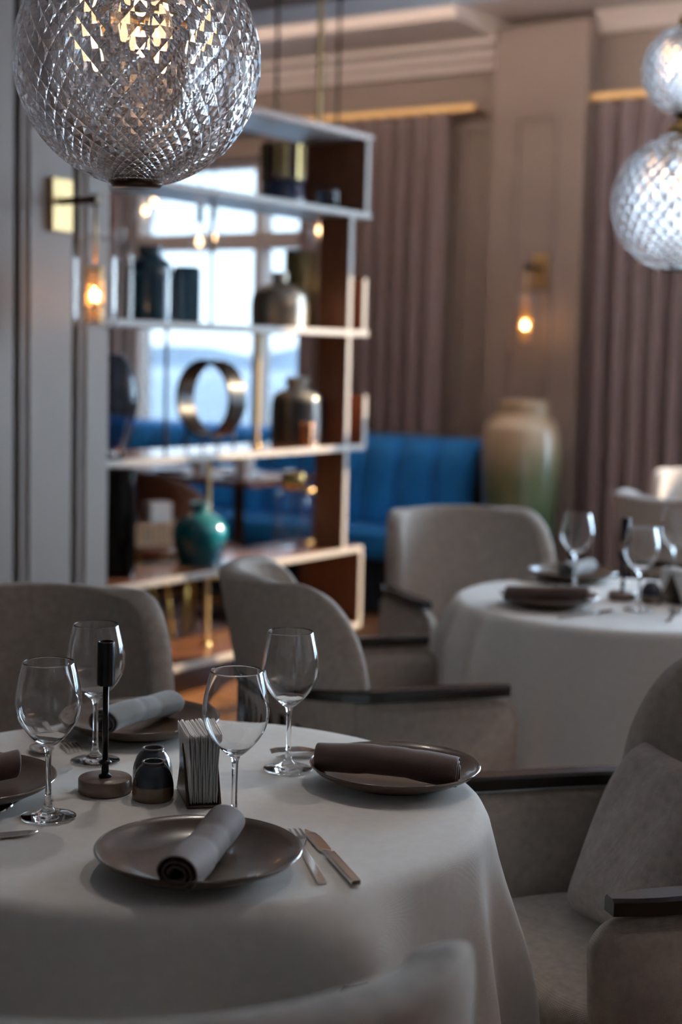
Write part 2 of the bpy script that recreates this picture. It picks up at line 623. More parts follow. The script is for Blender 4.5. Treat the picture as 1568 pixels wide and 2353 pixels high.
# ------------------------------------------------------------------ outside
gm = mat('winter_fields', (.75, .74, .72), .9, col2=(.38, .42, .45), vscale=.05, stretch=(.15, 1, 1))
gnd = struct(add('outdoor_ground', bx((-900, 500, 9, 900, -7.2, -7)), gm), 'pale winter fields and water beyond the window')
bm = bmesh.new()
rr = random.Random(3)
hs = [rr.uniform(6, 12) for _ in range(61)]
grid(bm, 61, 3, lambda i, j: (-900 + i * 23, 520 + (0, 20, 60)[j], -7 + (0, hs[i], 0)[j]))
struct(add('outdoor_ridge', bm, mat('hazed_woodland', (.34, .37, .40), .95, var=.2, vscale=.05), smooth=True), 'low wooded ridge on the far shore')  # ridge colour has distance haze painted in as bluish grey
river = struct(add('outdoor_river', bx((-900, 500, 120, 330, -6.98, -6.95)), mat('river_water', (.22, .28, .32), .4, col2=(.30, .36, .40), vscale=.03, stretch=(.1, 1, 1))), 'blue river across the fields')


# unseen block added outside; it keeps the low sun off the right-hand windows
tw = struct(add('outdoor_sun_blocker', bbox_bev(-4.2, 4.2, -3, 3, -7, 30, .1, 1), mat('sun_blocker_render', (.30, .28, .27), .8, var=.05), loc=(24.8, 37.6, 0), rot=math.radians(55 - 90)), 'unseen block added outside, right of the frame, to keep off the sun')

# ------------------------------------------------------------------ curtains and rods
def curtain(x0, x1, label, seed, ztop=2.735, y=7.38, pitch=.108, amp=.048):
    r = random.Random(seed)
    n = int((x1 - x0) / pitch * 14)
    ph = [r.uniform(-.5, .5) for _ in range(200)]
    zs = [0.015, .3, .8, 1.3, 1.8, 2.2, 2.5, 2.65, ztop]
    def fn(i, j):
        u = i / (n - 1)
        s = u * (x1 - x0) / pitch
        k = int(s)
        a = amp * (1 + .35 * ph[k]) * (1.0 if j < 6 else (.8, .65, .55)[j - 6])
        wv = math.sin(2 * PI * s)
        wv = math.copysign(abs(wv) ** .75, wv)
        drift = .012 * math.sin(3 * u + zs[j] * .9 + seed)
        return (x0 + u * (x1 - x0) + drift + .012 * math.sin(4 * PI * s) * .5, y + a * wv, zs[j])
    bm = bmesh.new()
    grid(bm, n, len(zs), fn)
    o = add('curtain', bm, M['curtain'], smooth=True, mods=[('SOLIDIFY', dict(thickness=.004, offset=0))])
    return tag(o, label, 'curtain', 'floor length curtains on the far wall')


curtain(-5.37, -4.37, 'taupe pleated curtain hanging between the shelving and the bare wall panel', 1)
curtain(-3.47, -2.62, 'taupe pleated curtain right of the pilaster behind the crystal pendant', 2)
curtain(-7.42, -6.80, 'narrow strip of curtain left of the window beside the panelled wall', 3)


def rod(x0, x1, z, label):
    t = empty('curtain_rod', ((x0 + x1) / 2, 7.38, z), label=label, cat='curtain rod', group='brass curtain rods')
    h = (x1 - x0) / 2
    add('bar', bbox_bev(-h, h, -.018, .018, -.02, .022, .006, 2), M['brass'], t)
    for sx_ in (-h + .04, h - .04):
        add('bracket', bbox_bev(sx_ - .012, sx_ + .012, .018, .12, -.012, .012, .003, 1), M['brass'], t)
    return t


rod(-7.6, -4.19, 2.755, 'long brass curtain rod above the curtain beside the shelving')
rod(-3.53, -.4, 2.755, 'brass curtain rod right of the pilaster behind the small crystal globe')

# ================================================================== LARGE FURNITURE
# ------------------------------------------------------------------ open shelving unit
SX0, SX1 = -4.02, -3.69
SY0, SY1 = 3.90, 5.61
LEV = [('E', .20), ('D', .545), ('C', 1.00), ('B', 1.50), ('A', 2.01), ('T', 2.345)]
sh = empty('open_shelving', ((SX0 + SX1) / 2, (SY0 + SY1) / 2, 0), label='open walnut shelving unit with pale edges and brass posts in front of the window', cat='shelving')
ox, oy = sh.location.x, sh.location.y


def SB(n, x0, x1, y0, y1, z0, z1, m, parent=sh, bev=.002):
    return add(n, bbox_bev(x0 - ox, x1 - ox, y0 - oy, y1 - oy, z0, z1, bev, 1), m, parent)


for n, z in LEV:
    t = .026
    y1 = SY1
    b = SB('shelf_board', SX0, SX1 - .004, SY0, y1, z - t + .004, z, M['walnuth'])
    SB('edge_strip', SX1 - .004, SX1 + .002, SY0, y1, z - t, z, M['edge'] if n != 'T' else M['walnut'], b)
    SB('underside_panel', SX0 + .004, SX1 - .006, SY0 + .004, y1 - .004, z - t, z - t + .004, M['under'], b)
# end panels; alternate bays step back
def endpanel(y, x0, z0, z1, t=.024):
    p = SB('end_panel', x0, SX1 - .004, y - t, y, z0, z1, M['walnut'])
    SB('edge_strip', SX1 - .004, SX1 + .002, y - t - .002, y + .002, z0, z1, M['edge'], p)


endpanel(5.61, SX0, .20, .519)
endpanel(5.47, -3.85, .545, .974)
endpanel(5.47, -3.85, 1.0, 1.474)
endpanel(5.61, SX0 + .1, 1.0, 1.215)
endpanel(5.47, -3.85, 1.5, 1.984)
endpanel(5.585, SX0 + .1, 1.5, 1.725)
endpanel(5.585, SX0, 2.01, 2.319)
for y, x, z0, z1, m in ((4.71, -3.85, .2, .519, 'brass'), (4.875, -3.985, .545, .974, 'brass'), (4.71, -3.85, 1.5, 1.984, 'bronze'), (4.443, -3.85, 1.0, 1.474, 'bronze'), (5.022, -3.85, 1.0, 1.474, 'brass'), (4.0, -3.75, .2, 2.319, 'bronze'), (4.0, -3.96, 0, .174, 'bronze'), (5.55, -3.96, 0, .174, 'bronze'), (4.0, -3.74, 0, .174, 'bronze'), (5.55, -3.74, 0, .174, 'bronze'), (5.416, -3.85, 2.345, CEIL, 'brass'), (5.113, -3.85, 2.345, CEIL, 'bronze'), (5.56, -3.85, 2.345, CEIL, 'bronze')):
    r_ = .011 if m == 'brass' else .007
    bm = tube(bmesh.new(), [(x - ox, y - oy, z0), (x - ox, y - oy, z1)], r_, 12)
    p = add('post', bm, M[m], sh, smooth=False)
    if z1 < 2.0 and m == 'brass':
        add('post_foot', lathe([(0, 0), (.02, 0), (.02, .006), (.012, .02), (0, .02)], 16), M['brass_pol'], p, True, loc=(x - ox, y - oy, z0))

# ------------------------------------------------------------------ blue banquette
so = empty('blue_banquette', (-5.6, 7.0, 0), label='long royal blue channel-tufted banquette against the far wall', cat='sofa')
hw = 1.6
add('base', bbox_bev(-hw, hw, -.24, .24, .0, .30, .01), M['bluedk'], so)
add('seat_cushion', bbox_bev(-hw, hw, -.27, .12, .30, .455, .035, 3), M['blue'], so, True)
add('back_frame', bbox_bev(-hw, hw, .17, .29, .30, .90, .02, 2), M['bluedk'], so)
nch = 14
cw = 2 * hw / nch
bm = bmesh.new()
def chf(i, j):
    u, v = i / 8, j / 10
    x = (u - .5) * (cw - .008)
    bul = .055 * (1 - (2 * u - 1) ** 2) ** .6
    top = max(0, (v - .8) / .2)
    y = .12 + .05 * v - bul * (1 - top ** 3 * .8) + top ** 2 * .12
    z = .44 + .49 * math.sin(min(1, v) * PI / 2 * .999) if False else .44 + .49 * (v if v < .8 else .8 + .2 * math.sin((v - .8) / .2 * PI / 2))
    return (x, y, z)
grid(bm, 9, 11, chf)
ch0 = add('back_channel', bm, M['blue'], so, True, mods=[('SOLIDIFY', dict(thickness=.02, offset=1))])
for k in range(nch):
    o = ch0 if k == 0 else ch0.copy()
    if k:
        COL.objects.link(o)
        o.parent = so
    o.location = (-hw + cw * (k + .5), 0, 0)

# ------------------------------------------------------------------ armchairs
def armchair(name, label):
    t = empty(name, label=label, cat='armchair', group='oatmeal upholstered armchairs')
    TOP, BOT, RC = .895, .40, .20
    PHI = math.radians(84)
    bm = bmesh.new()
    nu, nv = 25, 15
    def fn(i, j):
        v = j / (nv - 1)
        v = 1 - (1 - v) ** 1.35
        z = BOT + (TOP - BOT) * v
        k = 1.0
        q = (z - (TOP - RC)) / RC
        if q > 0:
            k = 1 - .34 * (1 - math.sqrt(max(0, 1 - min(1, q) ** 2.2)))
        s = (i / (nu - 1) * 2 - 1)
        ph = s * PHI * k
        a, b = .272, .235
        wing = max(0, (abs(s) - .6) / .4) ** 2
        lean = -.20 * (z - .45)
        x = a * math.sin(ph) * (1 + .05 * (1 - v))
        y = -.065 - b * math.cos(ph) + lean * (1 - .25 * wing)
        return (x, y, z - .012 * (1 - math.cos(ph)) * v)
    grid(bm, nu, nv, fn)
    bm.faces.ensure_lookup_table()
    add('backrest', bm, M['fabric'], t, True, mods=[('SOLIDIFY', dict(thickness=.056, offset=0)), ('SUBSURF', dict(levels=2, render_levels=2))])
    # seat cushion
    bm = bmesh.new()
    def sf(i, j):
        u = i / 40 * 2 * PI
        prof = [(0, .37), (.8, .37), (.97, .385), (1.0, .42), (.985, .452), (.93, .466), (.7, .472), (.35, .475), (0, .475)][j]
        c, s = math.cos(u), math.sin(u)
        e = .5
        x = math.copysign(abs(c) ** e, c) * .265 * prof[0]
        y = math.copysign(abs(s) ** e, s) * .255 * prof[0] - .03
        return (x, y, prof[1])
    grid(bm, 40, 9, sf, True)
    bmesh.ops.remove_doubles(bm, verts=bm.verts[:], dist=1e-5)
    add('seat_cushion', bm, M['fabric'], t, True, mods=[('SUBSURF', dict(levels=1, render_levels=1))])
    add('seat_frame', bbox_bev(-.26, .26, -.27, .20, .29, .368, .02, 2), M['fabric'], t)
    # padded sides under the arms
    for s in (-1, 1):
        bm = bmesh.new()
        n = 9
        prof = []
        for k in range(n + 1):
            a = k / n * PI / 2
            prof.append((.165 + .055 * math.sin(a), .585 + .05 * math.cos(a)))
        poly = [(-.16, .635)] + prof + [(.215, .5), (.185, .30), (-.16, .30)]
        xi, xo = .272 * s, .325 * s
        A = [bm.verts.new((xi, y, z)) for y, z in poly]
        B = [bm.verts.new((xo, y, z)) for y, z in poly]
        m_ = len(poly)
        for k in range(m_):
            bm.faces.new((A[k], A[(k + 1) % m_], B[(k + 1) % m_], B[k]))
        fa, fb = bm.faces.new(A[::-1]), bm.faces.new(B)
        bmesh.ops.recalc_face_normals(bm, faces=bm.faces[:])
        bmesh.ops.bevel(bm, geom=list(fa.edges) + list(fb.edges), offset=.016, segments=3, affect='EDGES')
        add('side_panel', bm, M['fabric'], t, True)
    # bent wooden rail: arms and back in one sweep
    path = []
    for k in range(9):
        path.append((.300 + .004 * k / 8, .195 - k / 8 * .27))
    for k in range(1, 32):
        a = k / 32 * PI
        path.append((.304 * math.cos(a), -.075 - .285 * math.sin(a)))
    for k in range(9):
        path.append((-.304 + .004 * k / 8, -.075 + k / 8 * .27))
    bm = bmesh.new()
    rings = []
    N = len(path)
    for k, (x, y) in enumerate(path):
        d = Vector((path[min(k + 1, N - 1)][0] - path[max(k - 1, 0)][0], path[min(k + 1, N - 1)][1] - path[max(k - 1, 0)][1], 0)).normalized()
        nrm = Vector((-d.y, d.x, 0))
        e = min(k, N - 1 - k)
        w = (.014 if e == 0 else .021 if e == 1 else .024 if e < 9 else .024 - .006 * min(1, (e - 9) / 6))
        zt = .664 + .004 * math.cos(min(1, e / 20) * PI)
        th = .024
        c = Vector((x, y, 0))
        pr = [(-w, zt - th), (w, zt - th), (w, zt - .005), (w - .005, zt), (-w + .005, zt), (-w, zt - .005)]
        rings.append([bm.verts.new(c + nrm * q + Vector((0, 0, z))) for q, z in pr])
    for A, B in zip(rings, rings[1:]):
        for i in range(6):
            bm.faces.new((A[i], A[(i + 1) % 6], B[(i + 1) % 6], B[i]))
    bm.faces.new(rings[0][::-1])
    bm.faces.new(rings[-1])
    bmesh.ops.recalc_face_normals(bm, faces=bm.faces[:])
    add('arm_rail', bm, M['darkwood'], t)
    # back slats
    sl = None
    for k in range(17):
        a = math.radians(14 + k / 16 * 152)
        x, y = .300 * math.cos(a), -.075 - .281 * math.sin(a)
        if sl is None:
            sl = o = add('back_slat', bbox_bev(-.011, .011, -.006, .006, .30, .642, .002, 1), M['darkwood'], t)
        else:
            o = sl.copy()
            COL.objects.link(o)
            o.parent = t
        o.location = (x, y, 0)
        o.rotation_euler = (0, 0, math.atan2(-.281 * math.cos(a), -.300 * math.sin(a)))
    bm = bmesh.new()
    def rf(i, j):
        a = math.radians(10 + i / 24 * 160)
        r_, z = ((.289, .27), (.311, .27), (.311, .31), (.289, .31))[j % 4]
        return (r_ * math.cos(a), -.075 - (r_ - .019) * math.sin(a), z)
    grid(bm, 25, 5, rf)
    add('back_rail', bm, M['darkwood'], t)
    for sx_ in (-1, 1):
        for yy, dy in ((.16, .02), (-.22, -.05)):
            bm = tube(bmesh.new(), [(sx_ * .24, yy, .30), (sx_ * .255, yy + dy, 0)], [.021, .013], 10)
            add('leg', bm, M['darkwood'], t, True)
    return t


def face(dx, dy):
    return math.atan2(dy, dx) - PI / 2


def put(o, x, y, d, label):
    o.location = (x, y, 0)
    o.rotation_euler = (0, 0, face(*d))
    return relabel(o, label)


ac = armchair('armchair', '')
put(ac, -.925, 2.212, (-.62, -.78), 'armchair right of the front table holding a scatter cushion')
put(copy_tree(ac), -1.91, 3.03, (.66, .75), 'armchair in the middle with its back and wooden arm turned towards the viewer')
put(copy_tree(ac), -2.075, 2.00, (.72, -.69), 'armchair behind the front table, left, facing the viewer')
put(copy_tree(ac), -2.26, 4.19, (.80, -.60), 'armchair at the far table beside the tall floor vase')
put(copy_tree(ac), -2.05, 5.62, (.67, .74), 'armchair behind the far table with its back to the viewer, near the right edge')
put(copy_tree(ac), -2.42, 6.62, (.5, -.86), 'farthest armchair, close to the right-hand curtain')
put(copy_tree(ac), -.985, 1.085, (-.79, .61), 'nearest armchair, only its top edge rising into the bottom of the picture')

# scatter cushion
def pillow(name, label, w, h, th, m):
    bm = bmesh.new()
    n = 16
    for s in (1, -1):
        def pf(i, j, s=s):
            u, v = i / n * 2 - 1, j / n * 2 - 1
            k = max(0, (1 - u ** 4) * (1 - v ** 4)) ** .5
            pin = 1 - .10 * (1 - abs(v) ** 2) * abs(u) ** 3
            pin2 = 1 - .10 * (1 - abs(u) ** 2) * abs(v) ** 3
            wr = .006 * math.sin(9 * u + 4 * v) * k
            return (u * w / 2 * pin, s * (th / 2 * k + .002) + wr, v * h / 2 * pin2)
        g = grid(bm, n + 1, n + 1, pf)
    bmesh.ops.remove_doubles(bm, verts=bm.verts[:], dist=.0045)
    bmesh.ops.recalc_face_normals(bm, faces=bm.faces[:])
    o = add(name, bm, m, smooth=True, mods=[('SUBSURF', dict(levels=1, render_levels=1))])
    return tag(o, label, 'cushion')


pw = pillow('scatter_cushion', 'small oatmeal scatter cushion leaning in the right-hand armchair', .35, .34, .13, M['fabric2'])
pw.matrix_world = Matrix.Translation((-.90, 2.262, .61)) @ Matrix.Rotation(face(-.62, -.78), 4, 'Z') @ Matrix.Rotation(math.radians(26), 4, 'X') @ Matrix.Rotation(math.radians(4), 4, 'Y')


# ------------------------------------------------------------------ tables and cloths
def table(loc, R, label, clabel, bumps, seed):
    t = empty('dining_table', (*loc, 0), label=label, cat='table', group='round dining tables')
    add('table_top', lathe([(0, .715), (R - .03, .715), (R - .012, .72), (R - .01, .735), (R - .014, .742), (0, .742)], 64), M['walnuth'], t, True)
    add('column', lathe([(0, .03), (.05, .03), (.042, .1), (.042, .66), (.09, .715), (0, .715)], 32), M['bronze'], t, True)
    add('foot', lathe([(0, 0), (.25, 0), (.25, .012), (.06, .03), (0, .03)], 40), M['bronze'], t, True)
    rnd = random.Random(seed)
    bm = bmesh.new()
    NU = 288
    prof = [(r_, 0) for r_ in (0, .08, .16, .24, .32, .38, .42, R - .03)] + [(R - .03 + .026 * math.sin(a), .026 - .026 * math.cos(a)) for a in (PI / 10, PI / 5, PI * .3, PI * .4, PI / 2)]
    drops = [.045, .07, .10, .14, .18, .23, .28, .34, .40, .46, .52, .58, .63, .66]
    ph = [rnd.uniform(0, 6.28) for _ in range(6)]
    def fold(th, d):
        q = min(1, max(0, (d - .02) / .45))
        q = q * q * (3 - 2 * q)
        v = .016 + .007 * math.sin(5 * th + ph[0]) + .008 * math.sin(8 * th + ph[1] + .4 * math.sin(2 * th)) + .004 * math.sin(13 * th + ph[2])
        out = v * q
        for th0, wd, am, st in bumps:
            dd = (th - th0 + PI) % (2 * PI) - PI
            qq = min(1, max(0, (d + .02) / st))
            out += am * math.exp(-(dd / wd) ** 2) * (qq * qq * (3 - 2 * qq))
        return out
    def fn(i, j):
        th = i / NU * 2 * PI
        if j < len(prof):
            r_, dz = prof[j]
            rr_ = r_ + fold(th, dz) * (1 if r_ > R - .031 else 0)
            return (rr_ * math.cos(th), rr_ * math.sin(th), .752 - dz)
        d = drops[j - len(prof)]
        rr_ = R - .004 + .05 * d + fold(th, d)
        return (rr_ * math.cos(th), rr_ * math.sin(th), .752 - d)
    g = grid(bm, NU, len(prof) + len(drops), fn, True)
    bmesh.ops.remove_doubles(bm, verts=bm.verts[:], dist=1e-5)
    o = add('tablecloth', bm, M['cloth'], smooth=True, loc=(*loc, 0), mods=[('SOLIDIFY', dict(thickness=.0016, offset=0))])
    tag(o, clabel, 'tablecloth', 'long white tablecloths')
    return t


T1, T2 = (-1.415, 1.64), (-1.62, 3.76)
table(T1, .478, 'round dining table under the cloth in the foreground', 'long white cloth over the front round table', [(.50, .10, .055, .30), (.22, .08, .03, .35), (.78, .08, .03, .3), (-.42, .17, .055, .08), (-1.1, .16, .02, .5), (-2.2, .2, .03, .5)], 11)
table(T2, .470, 'round dining table under the cloth behind the middle armchair', 'long white cloth with soft folds over the far round table', [(3.12, .08, .045, .2), (3.42, .075, .05, .15), (3.72, .07, .045, .14), (4.02, .07, .045, .14), (4.32, .075, .05, .16), (4.66, .09, .04, .25), (5.5, .12, .03, .3)], 12)

# ------------------------------------------------------------------ tall floor vase
bm = lathe(smoothprof([(0, 0), (.12, 0), (.145, .03), (.18, .35), (.205, .75), (.212, .92), (.195, 1.03), (.150, 1.095), (.138, 1.11), (.142, 1.165), (.128, 1.178), (.118, 1.165), (.118, 1.09), (.17, 1.0), (.18, .8), (.12, .1), (0, .06)], 5), 64)
M['vase'] = rampz('cream_to_green_glaze', [(0, (.03, .06, .03)), (.45, (.06, .11, .06)), (.66, (.16, .19, .10)), (.80, (.46, .37, .24)), (.92, (.52, .40, .26)), (1, (.48, .36, .22))], 0, 1.18, rough=.18, noise=.14, coat=.5, nscale=5)
vz = add('floor_vase', bm, M['vase'], smooth=True, loc=(-3.66, 7.05, 0))
tag(vz, 'tall ceramic floor vase glazed cream to green in front of the pilaster', 'vase')


# ================================================================== LAMPS
def globe_mesh(R, N, cap_r, depth):
    """cut-crystal globe: a diamond lattice of small facets outside, smooth inside"""
    bm = bmesh.new()
    lat_end = math.acos(cap_r / R)
    psi_end = math.log(math.tan(PI / 4 + lat_end / 2))
    dpsi = PI / N * 1.25
    K = int(psi_end / dpsi)
    def P(k, s, rad):
        psi = k * dpsi
        la = 2 * math.atan(math.exp(psi)) - PI / 2
        lo = s * PI / N
        return (rad * math.cos(la) * math.cos(lo), rad * math.cos(la) * math.sin(lo), rad * math.sin(la))
    rows = {}
    for k in range(-K, K + 1):
        par = k % 2
        la = 2 * math.atan(math.exp(k * dpsi)) - PI / 2
        rows[k] = [bm.verts.new(P(k, 2 * i + par, R)) for i in range(N)]
    for k in range(-K + 1, K):
        par = k % 2
        for i in range(N):
            l = rows[k][i]
            r_ = rows[k][(i + 1) % N]
            j = i if par == 0 else (i + 1) % N
            # diamond centred between l and r_ on row k
            up = rows[k + 1][j]
            dn = rows[k - 1][j]
            la = 2 * math.atan(math.exp(k * dpsi)) - PI / 2
            c = bm.verts.new(P(k, 2 * i + par + 1, R - depth * math.cos(la)))
            bm.faces.new((l, dn, c))
            bm.faces.new((dn, r_, c))
            bm.faces.new((r_, up, c))
            bm.faces.new((up, l, c))
    for e, sgn in ((-K, 1), (K, -1)):
        n2 = e + sgn
        par = e % 2
        for i in range(N):
            j = i if par == 0 else (i + 1) % N
            tri = (rows[e][i], rows[e][(i + 1) % N], rows[n2][j])
            bm.faces.new(tri if sgn == 1 else tri[::-1])
    # inner wall
    Ri = R - .0125
    li = math.asin(min(.999, math.sin(2 * math.atan(math.exp(K * dpsi)) - PI / 2)))
    nl, ns = 64, 40
    inn = [[bm.verts.new((Ri * math.cos(-li + 2 * li * j / ns) * math.cos(2 * PI * i / nl), Ri * math.cos(-li + 2 * li * j / ns) * math.sin(2 * PI * i / nl), Ri * math.sin(-li + 2 * li * j / ns))) for i in range(nl)] for j in range(ns + 1)]
    fs = []
    for j in range(ns):
        for i in range(nl):
            fs.append(bm.faces.new((inn[j][i], inn[j + 1][i], inn[j + 1][(i + 1) % nl], inn[j][(i + 1) % nl])))
    for f in fs:
        f.smooth = True
    return bm


def pendant(name, loc, R1, R2, sep, label):
    t = empty(name, loc, label=label, cat='pendant lamp', group='stacked crystal globe pendants')
    zc = [0, sep]
    for k, (z, R) in enumerate(zip(zc, (R1, R2))):
        g = add('crystal_globe', globe_mesh(R, 42 if loc[1] < 3 else 30, R * .2, R * (.030 if loc[1] < 3 else .036)), M['crystal'], t, loc=(0, 0, z))
        cr_ = R * .215
        zz = -R * .975
        add('bottom_cap', lathe([(0, zz - .006), (cr_ * .9, zz - .006), (cr_, zz), (cr_, zz + .008), (cr_ * .6, zz + .014), (0, zz + .014)], 40), M['bronze'], t, True, loc=(0, 0, z))
        zz = R * .975
        add('top_collar', lathe([(0, zz - .012), (cr_ * .7, zz - .012), (cr_, zz - .004), (cr_, zz + .022), (cr_ * .85, zz + .03), (0, zz + .03)], 40), M['brass_pol'], t, True, loc=(0, 0, z))
        zl = -R * .15
        st = add('lamp_stem', tube(bmesh.new(), [(0, 0, R * .96), (0, 0, zl + R * .65)], .008, 12), M['brass'], t, True, loc=(0, 0, z))
        for a in range(3):
            an = a * 2 * PI / 3 + .5
            px, py = R * .24 * math.cos(an), R * .24 * math.sin(an)
            s_ = add('socket', tube(bmesh.new(), [(0, 0, R * .55), (px, py, R * .50), (px, py, R * .40)], .010, 10), M['brass'], t, True, loc=(0, 0, z))
            add('bulb', lathe(smoothprof([(0, -.03), (.006, -.027), (.009, -.014), (.007, 0), (.004, .012), (0, .012)], 4), 16), M['bulb'], s_, True, loc=(px, py, R * .40 - .012))
    add('coupling', lathe([(0, 0), (.018, 0), (.018, sep - R1 - R2), (0, sep - R1 - R2)], 24), M['brass_pol'], t, True, loc=(0, 0, R1 - .001))
    top = sep + R2
    add('suspension_rod', tube(bmesh.new(), [(0, 0, top), (0, 0, CEIL - loc[2] - .02)], .007, 12), M['brass'], t, True)
    add('ceiling_rose', lathe([(0, 0), (.05, 0), (.055, .006), (.055, .02), (0, .02)], 32), M['brass'], t, True, loc=(0, 0, CEIL - loc[2] - .02))
    return t


pendant('crystal_pendant', (-1.596, 1.767, 1.834), .188, .121, .36, 'large cut-crystal globe pendant hanging over the front table, top left')
pendant('crystal_pendant', (-1.64, 4.055, 1.838), .190, .121, .36, 'pair of stacked cut-crystal globes hanging over the far table, right edge')


def sconce(loc, rot, label):
    """origin on the wall; local -y points into the room"""
    t = empty('wall_sconce', loc, rot, label, 'wall lamp', 'brass and glass wall sconces')
    add('wall_plate', bbox_bev(-.046, .046, -.018, 0, -.086, .086, .003, 2), M['brass'], t)
    add('arm', bbox_bev(-.011, .011, -.165, -.018, .0, .022, .002, 1), M['bronze'], t)
    add('arm_tip', bbox_bev(-.016, .016, -.18, -.15, -.006, .028, .003, 1), M['bronze'], t)
    add('hanger', tube(bmesh.new(), [(0, -.165, -.006), (0, -.165, -.19)], .006, 12), M['brass'], t, True)
    add('glass_shade', lathe(smoothprof([(.045, -.400), (.062, -.392), (.074, -.365), (.075, -.30), (.075, -.19), (.072, -.165), (.05, -.125), (.024, -.105), (.012, -.098)], 5), 40), M['tglass'], t, True, loc=(0, -.165, 0), mods=[('SOLIDIFY', dict(thickness=.0025, offset=0))])
    # pierced sleeve round the bulb
    bm = bmesh.new()
    n, mz = 28, 22
    vs_ = [[bm.verts.new((.029 * math.cos(2 * PI * (i + .5 * (j % 2)) / n), .029 * math.sin(2 * PI * (i + .5 * (j % 2)) / n), -.385 + .185 * j / mz)) for i in range(n)] for j in range(mz + 1)]
    for j in range(mz):
        for i in range(n):
            if (i % 3 != 0 or j % 3 == 0) and not (i % 2 == 0 and j % 2 == 1):
                bm.faces.new((vs_[j][i], vs_[j][(i + 1) % n], vs_[j + 1][(i + 1) % n], vs_[j + 1][i]))
    add('pierced_sleeve', bm, M['brass'], t, True, loc=(0, -.165, 0), mods=[('SOLIDIFY', dict(thickness=.001, offset=0))])
    add('bulb', lathe(smoothprof([(0, -.318), (.008, -.312), (.012, -.297), (.009, -.278), (0, -.268)], 4), 16), M['bulb3'], t, True, loc=(0, -.165, 0))
    return t


sconce((-3.62, 3.632, 1.860), PI / 2, 'brass wall sconce with bottle-shaped glass on the grey panelled wall, left')
sconce((-3.725, 7.33, 1.862), 0, 'brass wall sconce with glass shade on the pilaster above the floor vase')


def bulb_pendant(loc, label):
    t = empty('bulb_pendant', loc, label=label, cat='pendant lamp', group='clear bulb pendants over the window table')
    add('glass_bulb', lathe(smoothprof([(0, -.075), (.03, -.068), (.052, -.04), (.055, -.005), (.04, .035), (.022, .075), (.014, .09)], 5), 32), M['tglass'], t, True, mods=[('SOLIDIFY', dict(thickness=.0015, offset=0))])
    add('filament', lathe(smoothprof([(0, -.02), (.010, -.014), (.013, 0), (.008, .016), (0, .022)], 4), 16), M['bulb2'], t, True)
    add('socket', lathe([(0, .085), (.016, .085), (.016, .17), (.006, .18), (0, .18)], 20), M['black'], t, True)
    add('cord', tube(bmesh.new(), [(0, 0, .18), (0, 0, CEIL - loc[2])], .003, 8), M['black'], t, True)


for p, l in (((-4.90, 5.49, 2.05), 'clear bulb pendant left of the window, front one of the pair'), ((-4.98, 5.64, 2.11), 'clear bulb pendant left of the window, rear one of the pair'),
             ((-4.68, 5.63, 1.91), 'lower clear bulb pendant in the middle of the window'), ((-4.76, 5.83, 1.95), 'dimmer clear bulb pendant right behind the lower one'),
             ((-4.23, 5.98, 1.98), 'clear bulb pendant against the dark end panel of the shelving')):
    bulb_pendant(p, l)

def fill_spot(loc, target, power, label):  # unseen spots added to brighten the table tops
    t = empty('ceiling_fill_spot', (*loc, CEIL), label=label, cat='fill light', group='added fill spots on the ceiling')
    add('trim_ring', lathe([(.045, -.001), (.062, -.001), (.062, -.006), (.045, -.006), (.045, -.001)], 32), M['brass'], t, True)
    add('reflector', lathe([(.045, -.003), (.03, -.0015), (0, -.001)], 24), M['steel'], t, True)
    l = bpy.data.lights.new('fill_spot_beam', 'SPOT')
    l.energy = power
    l.color = (1.0, .90, .80)
    l.spot_size = math.radians(27)
    l.spot_blend = .7
    l.shadow_soft_size = .06
    o = bpy.data.objects.new('fill_spot_beam', l)
    COL.objects.link(o)
    o.parent = t
    o.location = (0, 0, -.02)
    d = Vector(target) - Vector((*loc, CEIL - .02))
    o.rotation_euler = d.to_track_quat('-Z', 'Y').to_euler()


fill_spot((-1.05, 3.0), (-1.25, 1.72, .75), 22, 'added unseen fill spot between the two tables, right, above the picture')
fill_spot((-2.35, 2.9), (-1.5, 1.70, .75), 22, 'added unseen fill spot between the two tables, left, above the picture')
fill_spot((-1.1, 5.2), (-1.55, 3.80, .75), 22, 'added unseen fill spot beyond the far table, right, above the picture')
fill_spot((-2.5, 5.0), (-1.75, 3.75, .75), 22, 'added unseen fill spot beyond the far table, left, above the picture')


# ================================================================== TABLEWARE
TZ = .7535


def wine_glass():
    t = empty('wine_glass', label='', cat='wine glass', group='stemmed wine glasses')
    foot = lathe(smoothprof([(0, .0), (.030, .0), (.0375, .0008), (.0378, .0022), (.030, .0045), (.016, .0075), (.008, .013), (.0050, .022), (.0044, .03)], 5) + [(0, .03)], 48)
    add('foot', foot, M['wglass'], t, True)
    stem = lathe([(0, .03)] + smoothprof([(.0044, .03), (.0040, .05), (.0040, .075), (.0046, .092), (.0075, .100)], 4) + [(0, .100)], 32)
    add('stem', stem, M['wglass'], t, True)
    outer = smoothprof([(.0075, .100), (.016, .1065), (.030, .121), (.041, .139), (.0452, .157), (.0440, .178), (.0395, .200), (.0352, .2175)], 7)
    inner = [(max(0, r - .0012), z) for r, z in outer if z > .112]
    prof = [(0, .100)] + outer + [(.0346, .2181)] + inner[::-1] + smoothprof([(inner[0][0], inner[0][1]), (.012, .1085), (0, .1065)], 4)[1:]
    add('bowl', lathe(prof, 64), M['wglass'], t, True)
    return t


